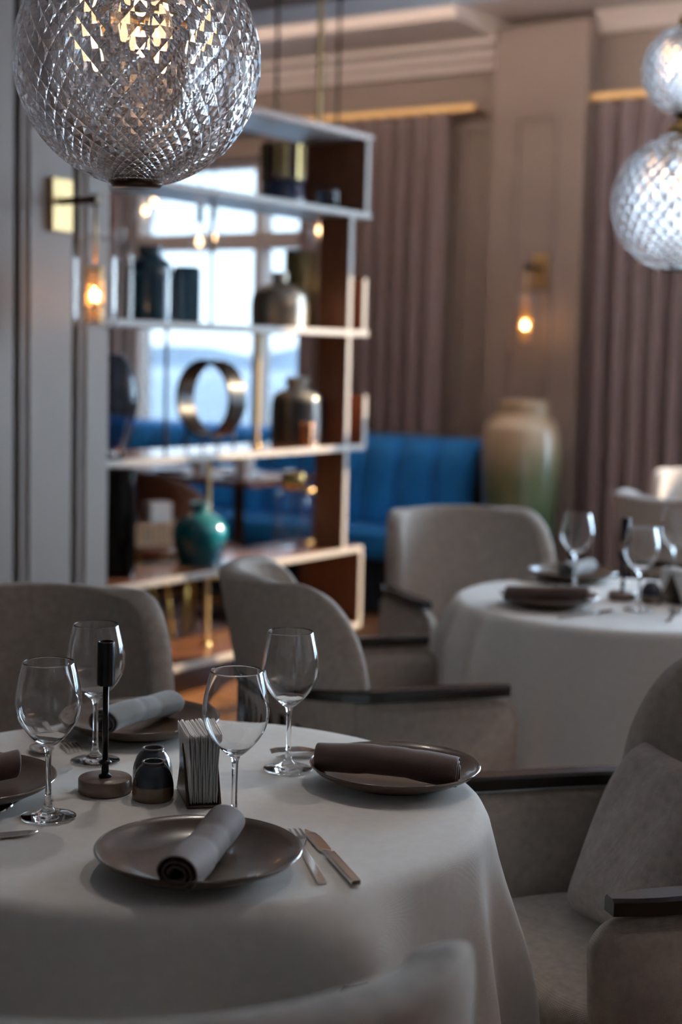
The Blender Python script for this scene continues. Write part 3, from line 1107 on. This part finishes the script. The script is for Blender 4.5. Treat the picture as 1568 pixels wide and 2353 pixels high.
wg = wine_glass()
GL = [((-1.464, 1.454), 'wine glass at the left in front of the candle holder'), ((-1.612, 1.703), 'wine glass directly behind the black candle holder'),
      ((-1.236, 1.578), 'wine glass behind the front plate, right of the paper napkins'), ((-1.350, 1.857), 'wine glass left of the right-hand plate on the front table'),
      ((-1.809, 3.838), 'wine glass on the far table behind the napkin-topped plate'), ((-1.535, 3.646), 'wine glass on the far table in front of its candle holder'),
      ((-1.652, 4.17), 'wine glass farthest right on the far table')]
for i, (p, l) in enumerate(GL):
    o = wg if i == 0 else copy_tree(wg)
    o.location = (*p, TZ)
    o.rotation_euler = (0, 0, i * .7)
    relabel(o, l)


def plate_mesh(R):
    pr = [(0, .004), (R * .50, .004), (R * .52, 0), (R * .57, 0), (R * .60, .004), (R * .80, .011), (R * .94, .020), (R, .0275), (R * 1.0, .0290), (R * .985, .0297), (R * .93, .0235), (R * .82, .0158), (R * .68, .0104), (R * .55, .0085)]
    for k in range(9, 0, -1):
        pr.append((R * .055 * k, .0082 + (.0007 if k % 2 else 0)))
    pr.append((0, .0085))
    return lathe(pr, 96)


pm = mat('plate_rim_glaze', (.10, .075, .055), .15, coat=.8, var=.15, vscale=40)
PL = [((-1.168, 1.421), 'dark brown plate nearest the viewer on the front table', 'plate'), ((-1.184, 1.905), 'dark brown plate at the right edge of the front table', 'plate'),
      ((-1.682, 1.883), 'dark brown plate at the back of the front table', 'plate'), ((-1.628, 1.452), 'dark brown plate cut off by the left edge of the picture', 'plate'),
      ((-1.752, 3.560), 'dark brown plate near the edge of the far table', 'plate'), ((-1.905, 4.02), 'dark brown plate at the back of the far table', 'plate')]
pl0 = None
for i, (p, l, c) in enumerate(PL):
    if pl0 is None:
        pl0 = o = empty('dinner_plate', label='', cat='plate', group='dark brown dinner plates')
        add('dish', plate_mesh(.129), M['plate'], o, True)
        bm = bmesh.new()
        grid(bm, 96, 9, lambda a, j: ((.1285 + .0016 * math.cos(j / 8 * 2 * PI)) * math.cos(a / 96 * 2 * PI), (.1285 + .0016 * math.cos(j / 8 * 2 * PI)) * math.sin(a / 96 * 2 * PI), .0288 + .0014 * math.sin(j / 8 * 2 * PI)), True)
        add('rim', bm, pm, o, True)
    else:
        o = copy_tree(pl0)
    o.location = (*p, TZ)
    relabel(o, l)


def napkin_roll(loc, d, L, r, m, label, seed, flap=False, squash=.82):
    rnd = random.Random(seed)
    ph = [rnd.uniform(0, 6.28) for _ in range(6)]
    nt_, nl = 92, 26
    turns = 2.75
    def fn(i, j):
        u = i / (nt_ - 1)
        v = j / (nl - 1)
        th = u * turns * 2 * PI - .4
        rad = r * (.28 + .66 * u) * (1 + .05 * math.sin(5 * v + ph[0]) + .03 * math.sin(11 * v + ph[1]))
        rad *= 1 + .035 * math.sin(2 * th + ph[2] + 3 * v) * u + .022 * math.sin(3 * th + 9 * v + ph[3]) * u
        x = (v - .5) * L * (1 + .03 * (1 - u))  + .003 * math.sin(th + ph[4])
        y = rad * math.cos(th)
        z = rad * math.sin(th) * squash
        if u > .93 and flap:
            k = (u - .93) / .07
            y += .028 * k
            z = z * (1 - k) + (-r * squash * .93) * k
        cr1 = .0035 * math.exp(-((v - .42 - .05 * math.sin(th)) / .035) ** 2) + .0028 * math.exp(-((v - .66 + .04 * math.cos(th + 1)) / .03) ** 2)
        return (x, y * (1 - cr1 * 22 * u), (z + .004 * math.sin(4 * v + ph[5])) * (1 - cr1 * 26 * u))
    bm = bmesh.new()
    grid(bm, nt_, nl, fn)
    o = add('rolled_napkin', bm, m, smooth=True, mods=[('SOLIDIFY', dict(thickness=.0026, offset=0)), ('SUBSURF', dict(levels=1, render_levels=1))])
    o.location = (*loc, TZ + .0145 + r * squash)
    o.rotation_euler = (0, 0, math.atan2(d[1], d[0]))
    return tag(o, label, 'napkin', 'rolled cloth napkins')


napkin_roll((-1.150, 1.405), (-.092, .217), .215, .029, M['napkin'], 'rolled brown napkin lying diagonally across the nearest plate', 1)
napkin_roll((-1.178, 1.872), (.215, .062), .222, .029, M['napkin'], 'rolled brown napkin on the plate at the right edge of the front table', 5)
napkin_roll((-1.672, 1.868), (-.02, .17), .20, .030, M['napkinlit'], 'rolled napkin in a lit grey tone on the plate at the back of the front table', 3, True)
napkin_roll((-1.640, 1.452), (.05, .10), .17, .026, M['napkin'], 'rolled dark napkin on the plate cut off at the left edge', 4)
napkin_roll((-1.735, 3.510), (.19, .075), .215, .028, M['napkin'], 'rolled brown napkin on the front plate of the far table', 6)
napkin_roll((-1.880, 4.00), (-.02, .22), .20, .030, M['napkinlit'], 'rolled napkin in a lit pale tone on the rear plate of the far table', 8)


# ------------------------------------------------------------------ cutlery
def flat_outline(pts, th, bm=None, zf=None):
    """symmetric outline [(y, halfwidth)] -> thin solid along y"""
    bm = bm or bmesh.new()
    zf = zf or (lambda y: 0)
    rows = []
    for y, w in pts:
        z = zf(y)
        rows.append([bm.verts.new((-w, y, z)), bm.verts.new((w, y, z)), bm.verts.new((w * .9, y, z + th)), bm.verts.new((-w * .9, y, z + th))])
    for A, B in zip(rows, rows[1:]):
        for i in range(4):
            bm.faces.new((A[i], A[(i + 1) % 4], B[(i + 1) % 4], B[i]))
    bm.faces.new(rows[0][::-1])
    bm.faces.new(rows[-1])
    bmesh.ops.recalc_face_normals(bm, faces=bm.faces[:])
    return bm


def fork():
    t = empty('fork', label='', cat='fork', group='table forks')
    add('handle', flat_outline([(-.105, .0052), (-.103, .0062), (-.02, .0048), (.012, .0032), (.028, .0034)], .0035), M['steel'], t)
    zf = lambda y: .006 * math.sin(max(0, min(1, (y - .02) / .085)) * PI) * .9 + (.002 if y > .09 else 0)
    bm = flat_outline([(.028, .0034), (.038, .008), (.048, .0112), (.058, .0122)], .0022, None, zf)
    fh = add('fork_head', bm, M['steel'], t)
    for k in range(4):
        xk = -.0105 + k * .007
        b2 = flat_outline([(.056, .0021), (.075, .0019), (.092, .0014), (.103, .0007)], .0018, None, zf)
        add('tine', b2, M['steel'], fh, loc=(xk, 0, 0))
    return t


def knife():
    t = empty('table_knife', label='', cat='knife', group='table knives')
    add('handle', bbox_bev(-.0062, .0062, -.108, .005, 0, .0075, .002, 2), M['steel'], t)
    bm = bmesh.new()
    pts = [(.005, -.004, .004), (.015, -.0045, .0045), (.022, -.0085, .0075), (.05, -.009, .0085), (.075, -.009, .0085), (.092, -.0085, .006), (.102, -.006, .000), (.106, -.004, -.002)]
    rows = [[bm.verts.new((a, y, .002)), bm.verts.new((b, y, .0028)), bm.verts.new((b, y, .0034)), bm.verts.new((a, y, .0046))] for y, a, b in pts]
    for A, B in zip(rows, rows[1:]):
        for i in range(4):
            bm.faces.new((A[i], A[(i + 1) % 4], B[(i + 1) % 4], B[i]))
    bm.faces.new(rows[0][::-1])
    bm.faces.new(rows[-1])
    bmesh.ops.recalc_face_normals(bm, faces=bm.faces[:])
    add('blade', bm, M['steel'], t)
    return t


def spoon():
    t = empty('spoon', label='', cat='spoon', group='spoons')
    add('handle', flat_outline([(-.09, .0055), (-.088, .0062), (-.01, .0042), (.03, .0032), (.04, .004)], .003), M['steel'], t)
    bm = bmesh.new()
    def sfn(i, j):
        a = i / 24 * 2 * PI
        k = j / 6
        return (.019 * k * math.cos(a), .068 + .03 * k * math.sin(a), .0015 + .0065 * k * k)
    grid(bm, 24, 7, sfn, True)
    add('spoon_bowl', bm, M['steel'], t, True, mods=[('SOLIDIFY', dict(thickness=.0014, offset=1))])
    return t


def lay(o, x, y, d, label, z=TZ):
    o.location = (x, y, z)
    o.rotation_euler = (0, 0, face(*d))
    relabel(o, label)


F0, K0, SP0 = fork(), knife(), spoon()
lay(F0, -1.092, 1.545, (-.73, .68), 'fork beside the nearest plate, tines towards the glasses')
lay(K0, -1.063, 1.560, (-.78, .62), 'knife right of the fork beside the nearest plate')
lay(copy_tree(F0), -1.335, 1.962, (-.72, -.69), 'fork half hidden behind the right-hand plate', TZ + .0085)
lay(copy_tree(K0), -1.345, 1.985, (-.55, -.83), 'knife lying behind the glass near the right-hand plate')
lay(copy_tree(F0), -1.755, 1.768, (.87, -.5), 'fork behind the left glass, by the rear plate')
lay(copy_tree(SP0), -1.770, 1.730, (.80, -.6), 'spoon behind the left glass, by the rear plate')
lay(copy_tree(F0), -1.515, 1.395, (-.42, .91), 'fork at the left edge in front of the cut-off plate')
lay(copy_tree(K0), -1.480, 1.305, (.56, .83), 'knife at the left edge of the front table')
lay(copy_tree(K0), -1.605, 3.490, (.28, .96), 'knife on the near edge of the far table')
lay(copy_tree(F0), -1.975, 3.895, (.97, -.22), 'fork between the two plates of the far table')
lay(SP0, -1.43, 3.62, (-.25, .97), 'bright spoon at the right edge of the far table')


# ------------------------------------------------------------------ candle holders, cups, napkin holders
def candle_holder(loc, label):
    t = empty('candle_holder', (*loc, TZ), label=label, cat='candle holder', group='black candle holders on round bases')
    add('base', lathe([(0, 0), (.0375, 0), (.039, .002), (.039, .0195), (.0375, .0215), (0, .0215)], 56), M['marble'], t, True)
    add('foot_ring', lathe([(0, .0215), (.0095, .0215), (.0095, .0245), (.0055, .0265), (.0055, .040), (.0095, .0425), (.0095, .0445), (.0045, .048), (0, .048)], 28), M['black'], t, True)
    add('stem', tube(bmesh.new(), [(0, 0, .047), (0, 0, .160)], .0044, 18), M['black'], t, True)
    bm = bmesh.new()
    n = 64
    prof = [(0, .158), (.0118, .158), (.0126, .160), (.0126, .2205), (.0120, .2225), (.0106, .2225), (.0104, .219), (.0104, .170), (0, .170)]
    lathe(prof, n, bm)
    for v in bm.verts:
        r_ = math.hypot(v.co.x, v.co.y)
        if r_ > .0122:
            a = math.atan2(v.co.y, v.co.x)
            k = 1 + .02 * math.cos(16 * a)
            v.co.x *= k
            v.co.y *= k
    add('candle_cup', bm, M['black'], t, True)
    return t


candle_holder((-1.489, 1.594), 'slim black candle holder on the front table')
candle_holder((-1.642, 3.785), 'slim black candle holder on the far table')


def cup(loc, label):
    t = empty('upturned_cup', (*loc, TZ), label=label, cat='cup', group='small glazed cups standing upside down')
    add('body', lathe(smoothprof([(.0270, 0), (.0298, .001), (.0300, .012), (.0293, .024), (.0255, .038), (.0195, .0475), (.0165, .0505), (.0162, .0535), (.0150, .0540), (.0135, .0525), (.0125, .0500), (0, .0495)], 4), 48), M['cup'], t, True)
    bm = bmesh.new()
    grid(bm, 40, 7, lambda a, j: ((.0149 + .0018 * math.cos(j / 6 * 2 * PI)) * math.cos(a / 40 * 2 * PI), (.0149 + .0018 * math.cos(j / 6 * 2 * PI)) * math.sin(a / 40 * 2 * PI), .0535 + .0016 * math.sin(j / 6 * 2 * PI)), True)
    add('foot_rim', bm, M['plate'], t, True)
    return t


cup((-1.412, 1.612), 'upturned two-tone cup in front, beside the candle holder')
cup((-1.462, 1.668), 'upturned two-tone cup half hidden behind the other cup')
cup((-1.562, 3.79), 'upturned brown cup on the far table')


def napkin_holder(loc, d, w, L, label, nlabel, n, h=.098):
    """holder with its long axis along d; w across; napkins stand inside"""
    rz = math.atan2(d[1], d[0])
    t = empty('napkin_holder', (*loc, TZ), rz, label, 'napkin holder', 'dark napkin holders')
    add('base_plate', bbox_bev(-L / 2, L / 2, -w / 2, w / 2, 0, .004, .001, 1), M['bronze'], t)
    for s in (-1, 1):
        bm = bmesh.new()
        prof = [(-L * .46, .004), (L * .46, .004), (0, .082)]
        y0, y1 = s * (w / 2 - .003), s * (w / 2)
        A = [bm.verts.new((x, y0, z)) for x, z in prof]
        B = [bm.verts.new((x, y1, z)) for x, z in prof]
        for k in range(3):
            bm.faces.new((A[k], A[(k + 1) % 3], B[(k + 1) % 3], B[k]))
        bm.faces.new(A)
        bm.faces.new(B[::-1])
        bmesh.ops.recalc_face_normals(bm, faces=bm.faces[:])
        add('side_plate', bm, M['bronze'], t)
    sp = (w - .012) / n
    rnd = random.Random(n)
    for k in range(n):
        yy = -w / 2 + .006 + sp * (k + .5)
        lean = (k - (n - 1) / 2) * .0004
        hh = h + rnd.uniform(-.0015, .0015)
        ll = L * .94 + rnd.uniform(-.002, .002)
        bm = bmesh.new()
        a = rnd.uniform(0, 6)
        def nf(i, j, ll=ll, hh=hh, lean=lean, a=a):
            # folded napkin: a narrow U, fold at the end facing the viewer
            u = i / 12
            th = sp * .46
            if u < .46:
                x, y = ll / 2 - ll * (.46 - u) / .46 * 1.0, -th
                x = -ll / 2 + (u / .46) * (ll - .004)
            elif u > .54:
                x = -ll / 2 + ((1 - u) / .46) * (ll - .004)
                y = th
            else:
                x, y = ll / 2, 0
            v = j / 5
            return (x, y + lean * v * 2 + .0008 * math.sin(a + 6 * v + 3 * u), .0055 + hh * v)
        grid(bm, 13, 6, nf)
        o = add('paper_napkin', bm, M['paper'], smooth=True, mods=[('SOLIDIFY', dict(thickness=.0015, offset=0))])
        c, s_ = math.cos(rz), math.sin(rz)
        o.location = (loc[0] - s_ * yy, loc[1] + c * yy, TZ)
        o.rotation_euler = (0, 0, rz)
        tag(o, nlabel, 'paper napkin', nlabel)
    return t


napkin_holder((-1.362, 1.655), (.75, -.66), .050, .105, 'dark napkin holder full of paper on the front table', 'white paper napkin standing in the front holder', 13)
napkin_holder((-1.505, 3.84), (.85, -.52), .050, .105, 'dark napkin holder on the far table at the right edge', 'white paper napkin standing in the far holder', 8, .085)


# ================================================================== SHELF ITEMS
def vessel(name, loc, prof, m, label, cat='vase', seg=48, n=5, solid=None, smooth=True, rot=0, wide=1.0):
    prof = [(r * wide, z) for r, z in prof]
    bm = lathe(smoothprof(prof, n) if n else prof, seg)
    mods = [('SOLIDIFY', dict(thickness=solid, offset=-1))] if solid else None
    o = add(name, bm, m, smooth=smooth, loc=loc, rot=rot, mods=mods)
    return tag(o, label, cat)


XS = -3.85
# tier A
dr = empty('striped_glass_drum', (XS, 5.17, 2.01), label='glass drum vase with navy foot and gold stripes on the top shelf', cat='vase')
stripe = mat('gold_stripe_lacquer', (.62, .46, .18), .25, metal=.6, var=.05)
navy = mat('navy_lacquer', (.008, .02, .06), .12, coat=.8, var=.1)
add('glass_wall', lathe([(0, 0), (.090, 0), (.0945, .01), (.0945, .25), (.090, .252), (.089, .25), (.089, .012), (0, .012)], 48), M['smoke'], dr, True)
add('navy_band', lathe([(.0955, .005), (.0955, .100), (.087, .100), (.087, .005)], 48), navy, dr, True)
for k in range(18):
    a = k / 18 * 2 * PI
    w_ = .009 if k % 2 else .006
    add('gold_stripe', bbox_bev(-w_, w_, .0945, .0970, .101, .248, .001, 1), stripe if k % 3 else M['leather'], dr, rot=a)
vessel('glass_wedge', (-3.80, 5.43, 2.01), [(0, 0), (.035, 0), (.05, .02), (.052, .08), (.046, .09), (.044, .08), (.042, .02), (0, .012)], M['greyglass'], 'small clear glass bowl beside the striped drum on the top shelf', 'bowl')
# tier B
vessel('bottle_vase', (XS, 4.345, 1.50), [(0, 0), (.090, 0), (.098, .006), (.099, .10), (.098, .19), (.085, .222), (.058, .24), (.052, .252), (.056, .275), (.050, .282), (.042, .275), (.04, .24), (0, .235)], M['inkblue'], 'tall ink-blue bottle vase with a narrow neck on the middle shelf', wide=.86)
vessel('hexagonal_vase', (XS, 4.557, 1.50), [(0, 0), (.064, 0), (.067, .004), (.067, .205), (.058, .218), (.05, .218), (.05, .03), (0, .03)], M['inkblue'], 'shorter faceted ink-blue vase next to the bottle vase', seg=8, n=0, smooth=False, wide=.80)
vessel('lidded_jar', (-3.84, 5.15, 1.50), [(0, 0), (.145, 0), (.156, .006), (.158, .05), (.157, .11), (.14, .15), (.10, .172), (.055, .185), (.045, .195), (.05, .222), (.045, .23), (.03, .222), (.03, .185), (0, .18)], M['metallic'], 'low champagne-coloured jar with small neck right of the middle shelf', 'jar', wide=.76)
vessel('cylinder_vase', (-3.935, 5.43, 1.50), [(0, 0), (.10, 0), (.103, .004), (.103, .335), (.098, .34), (.09, .335), (.09, .02), (0, .02)], M['olive'], 'tall olive and gold cylinder vase behind the champagne jar', n=0, wide=.70)
vessel('clear_bottle', (-3.80, 4.12, 1.50), [(0, 0), (.07, 0), (.075, .01), (.075, .22), (.05, .27), (.03, .28), (.03, .33)], M['tglass'], 'clear glass bottle half hidden by the left wall on the middle shelf', 'bottle', solid=.003, wide=0.75)
# tier C
hp = empty('ring_sculpture', (-3.858, 4.725, 1.0), math.radians(84), 'round dark-framed glass disc standing on short legs on the lower middle shelf', 'sculpture')
bm = bmesh.new()
def hf(i, j):
    a = i / 64 * 2 * PI
    r_, x = ((.150, -.05), (.156, -.045), (.156, .045), (.150, .05), (.145, .05), (.141, .045), (.141, -.045), (.145, -.05))[j % 8]
    return (x, r_ * math.cos(a), .205 + r_ * math.sin(a))
grid(bm, 64, 9, hf, True)
add('hoop', bm, M['black'], hp, False)
bm = bmesh.new()
bmesh.ops.create_cone(bm, cap_ends=True, segments=64, radius1=.141, radius2=.141, depth=.004, matrix=Matrix.Translation((.035, 0, .205)) @ Matrix.Rotation(PI / 2, 4, 'Y'))
add('glass_disc', bm, M['tglass'], hp, False)
for sx_, sy_ in ((-.045, -.09), (.045, -.09), (-.045, .09), (.045, .09)):
    add('leg', tube(bmesh.new(), [(sx_, sy_, 0), (sx_, sy_ * .95, .088)], .005, 8), M['black'], hp, True)
banded = rampz('banded_jar_glaze', [(0, (.10, .07, .05)), (.30, (.045, .045, .05)), (.62, (.05, .05, .055)), (.72, (.42, .38, .32)), (1, (.46, .42, .36))], 0, .3, rough=.2, noise=.04)
vessel('banded_jar', (-3.872, 5.335, 1.0), [(0, 0), (.125, 0), (.133, .008), (.136, .06), (.134, .16), (.125, .205), (.10, .228), (.06, .242), (.056, .255), (.064, .28), (.055, .292), (0, .294)], banded, 'grey and cream banded ceramic jar with a stopper, right end of the lower middle shelf', 'jar', wide=.84)
vessel('copper_cup', (-3.745, 5.235, 1.0), [(0, 0), (.035, 0), (.04, .01), (.043, .09), (.040, .09), (.036, .012), (0, .01)], mat('copper', (.55, .24, .12), .25, metal=1, var=.05), 'small copper cup in front of the banded jar', 'cup', wide=0.75)
vessel('glass_teardrop_vase', (-3.84, 4.135, 1.0), [(0, 0), (.05, 0), (.06, .01), (.10, .10), (.135, .21), (.115, .30), (.06, .365), (.045, .375)], M['greyglass'], 'large grey-blue teardrop glass vase beside the panelled wall', 'vase', solid=.004, wide=0.72)
for k, yy in enumerate((3.97, 4.04)):
    vessel('glass_ball', (-3.72, yy, 1.0), [(0, 0), (.014, .004), (.022, .02), (.014, .038), (0, .043)], M['wglass'], ('left', 'right')[k] + ' of two small glass balls at the left end of the lower middle shelf', 'ornament', 20, 4)
# tier D
vessel('smoked_cylinder', (-3.83, 4.17, .545), [(0, 0), (.075, 0), (.082, .01), (.082, .375), (.08, .385)], M['smoke'], 'tall smoked glass cylinder vase at the left end of the low shelf', 'vase', solid=.005, wide=0.72)
vessel('smoked_liner', (-3.83, 4.17, .556), [(0, 0), (.060, 0), (.068, .02), (.068, .30), (.06, .305), (0, .305)], M['black'], 'dark candle standing inside the smoked glass cylinder', 'candle', wide=0.7)
vessel('teal_vase', (-3.853, 4.665, .545), [(0, 0), (.115, 0), (.128, .008), (.150, .06), (.162, .115), (.152, .155), (.115, .185), (.062, .203), (.050, .212), (.056, .238), (.048, .245), (.036, .236), (.036, .20), (0, .19)], M['teal'], 'squat turquoise ceramic vase on the low shelf', wide=0.69)
jg = empty('glass_jug', (-3.885, 5.345, .545), label='clear glass jug with brass lid and brass handle on the low shelf', cat='jug')
add('glass_body', lathe(smoothprof([(0, .004), (.080, .0), (.088, .012), (.088, .20), (.078, .235), (.055, .25), (.048, .262)], 5), 40), M['tglass'], jg, True, mods=[('SOLIDIFY', dict(thickness=.004, offset=-1))])
add('lid', lathe([(0, .255), (.050, .255), (.055, .26), (.055, .325), (.050, .335), (0, .335)], 36), M['brass_pol'], jg, True)
add('handle', tube(bmesh.new(), [(0, .082, .235), (0, .13, .242), (0, .165, .240), (0, .172, .225), (0, .165, .02), (0, .14, .008), (0, .08, .012)], .010, 12), M['brass'], jg, True)

# ================================================================== DINING CORNER BEYOND THE SHELVING
wt = empty('window_table', (-5.35, 6.25, 0), label='long walnut table laid for tea between the banquette and the shelving', cat='table')
add('table_top', bbox_bev(-.75, .75, -.30, .30, .715, .75, .006, 2), M['walnuth'], wt)
add('runner', bbox_bev(-.74, .74, -.16, .16, .75, .753, .001, 1), M['paper'], wt)
for sx_ in (-.45, .45):
    add('pedestal', lathe([(0, 0), (.22, 0), (.22, .012), (.035, .03), (.03, .06), (.03, .69), (.1, .715), (0, .715)], 32), M['bronze'], wt, True, loc=(sx_, 0, 0))
for k, (x, y) in enumerate(((-5.75, 6.12), (-5.25, 6.10), (-4.82, 6.18), (-5.05, 6.42))):
    vessel('side_plate', (x, y, .7535), [(0, 0), (.06, 0), (.105, .014), (.107, .017), (.10, .016), (.055, .005), (0, .005)], M['porcelain'], ('leftmost white plate on the walnut table', 'second white plate from the left on the walnut table', 'white plate at the right end of the walnut table', 'white plate at the rear of the walnut table')[k], 'plate', n=3)
for k, (x, y, lab) in enumerate(((-5.02, 6.08, 'white tumbler cup in the middle of the walnut table'), (-4.72, 6.06, 'white tumbler cup near the right end of the walnut table'))):
    vessel('tumbler_cup', (x, y, .7535), [(0, 0), (.038, 0), (.042, .006), (.054, .11), (.051, .111), (.039, .012), (0, .01)], M['porcelain'], lab, 'cup', n=3)


def shell_chair(loc, rz, label):
    t = empty('shell_chair', (*loc, 0), rz, label, 'chair', 'brown shell chairs at the walnut table')
    bm = bmesh.new()
    def fn(i, j):
        s = i / 20 * 2 - 1
        v = j / 14
        z = .40 + .44 * v
        k = math.sqrt(max(0, 1 - max(0, (v - .35) / .65) ** 2.4))
        k = max(.02, k)
        ph = s * math.radians(88) * (.25 + .75 * k)
        return (.27 * math.sin(ph) , -.02 - .25 * math.cos(ph) - .10 * v, z)
    grid(bm, 21, 15, fn)
    add('shell_back', bm, M['leather'], t, True, mods=[('SOLIDIFY', dict(thickness=.03, offset=0)), ('SUBSURF', dict(levels=1, render_levels=1))])
    bm = lathe(smoothprof([(0, .36), (.20, .36), (.25, .38), (.262, .42), (.25, .455), (.20, .47), (0, .475)], 4), 40)
    add('seat', bm, M['leather'], t, True)
    add('seat_ring', lathe([(.17, .335), (.23, .335), (.235, .345), (.23, .36), (.17, .36)], 40), M['gold'], t, True)
    for sx_, sy_ in ((-1, -1), (1, -1), (-1, 1), (1, 1)):
        add('leg', tube(bmesh.new(), [(sx_ * .06, sy_ * .06, .335), (sx_ * .15, sy_ * .15, .328), (sx_ * .175, sy_ * .175, .30), (sx_ * .225, sy_ * .225, 0)], .013, 10), M['gold'], t, True)
    return t


shell_chair((-4.62, 5.52), -.15, 'brown shell chair with gold legs seen behind the turquoise vase')
shell_chair((-5.22, 5.52), .1, 'brown shell chair half hidden behind the smoked glass cylinder')
st = empty('side_table', (-4.33, 4.86, 0), label='small round gold-legged side table carrying the slatted caddy', cat='side table')
add('table_top', lathe([(0, .53), (.16, .53), (.18, .538), (.18, .555), (.172, .56), (0, .56)], 48), M['walnuth'], st, True)
for k in range(3):
    a = k * 2 * PI / 3 + .4
    add('leg', tube(bmesh.new(), [(.09 * math.cos(a), .09 * math.sin(a), .53), (.155 * math.cos(a), .155 * math.sin(a), 0)], .011, 10), M['gold'], st, True)
cd = empty('slatted_caddy', (-4.33, 4.86, .56), math.radians(72), 'pale slatted wooden caddy behind the low shelf', 'caddy')
add('caddy_floor', bbox_bev(-.15, .15, -.075, .075, .002, .010, .001, 1), M['rattan'], cd)
for s in (-1, 1):
    add('rail', bbox_bev(-.155, .155, s * .075 - .006, s * .075 + .006, .085, .098, .002, 1), M['rattan'], cd)
    add('rail', bbox_bev(-.155, .155, s * .075 - .006, s * .075 + .006, 0, .012, .002, 1), M['rattan'], cd)
    for k in range(13):
        x = -.144 + k * .024
        add('slat', bbox_bev(x - .008, x + .008, s * .075 - .003, s * .075 + .003, .010, .088, .001, 1), M['rattan'], cd)
    add('end_board', bbox_bev(s * .15 - .005, s * .15 + .005, -.07, .07, 0, .098, .002, 1), M['rattan'], cd)
c, s_ = math.cos(math.radians(72)), math.sin(math.radians(72))
def cadpos(x, y):
    return (-4.33 + c * x - s_ * y, 4.86 + s_ * x + c * y, .5705)
tag(add('paper_packet', bbox_bev(-.055, .055, -.035, .035, 0, .17, .004, 1), M['paper'], loc=cadpos(.07, 0), rot=math.radians(72)), 'white paper packet standing in the slatted caddy', 'packet')
vessel('glass_tumbler', cadpos(-.07, 0), [(0, 0), (.035, 0), (.038, .005), (.042, .14)], M['smoke'], 'smoked glass tumbler in the slatted caddy', 'tumbler', solid=.003)
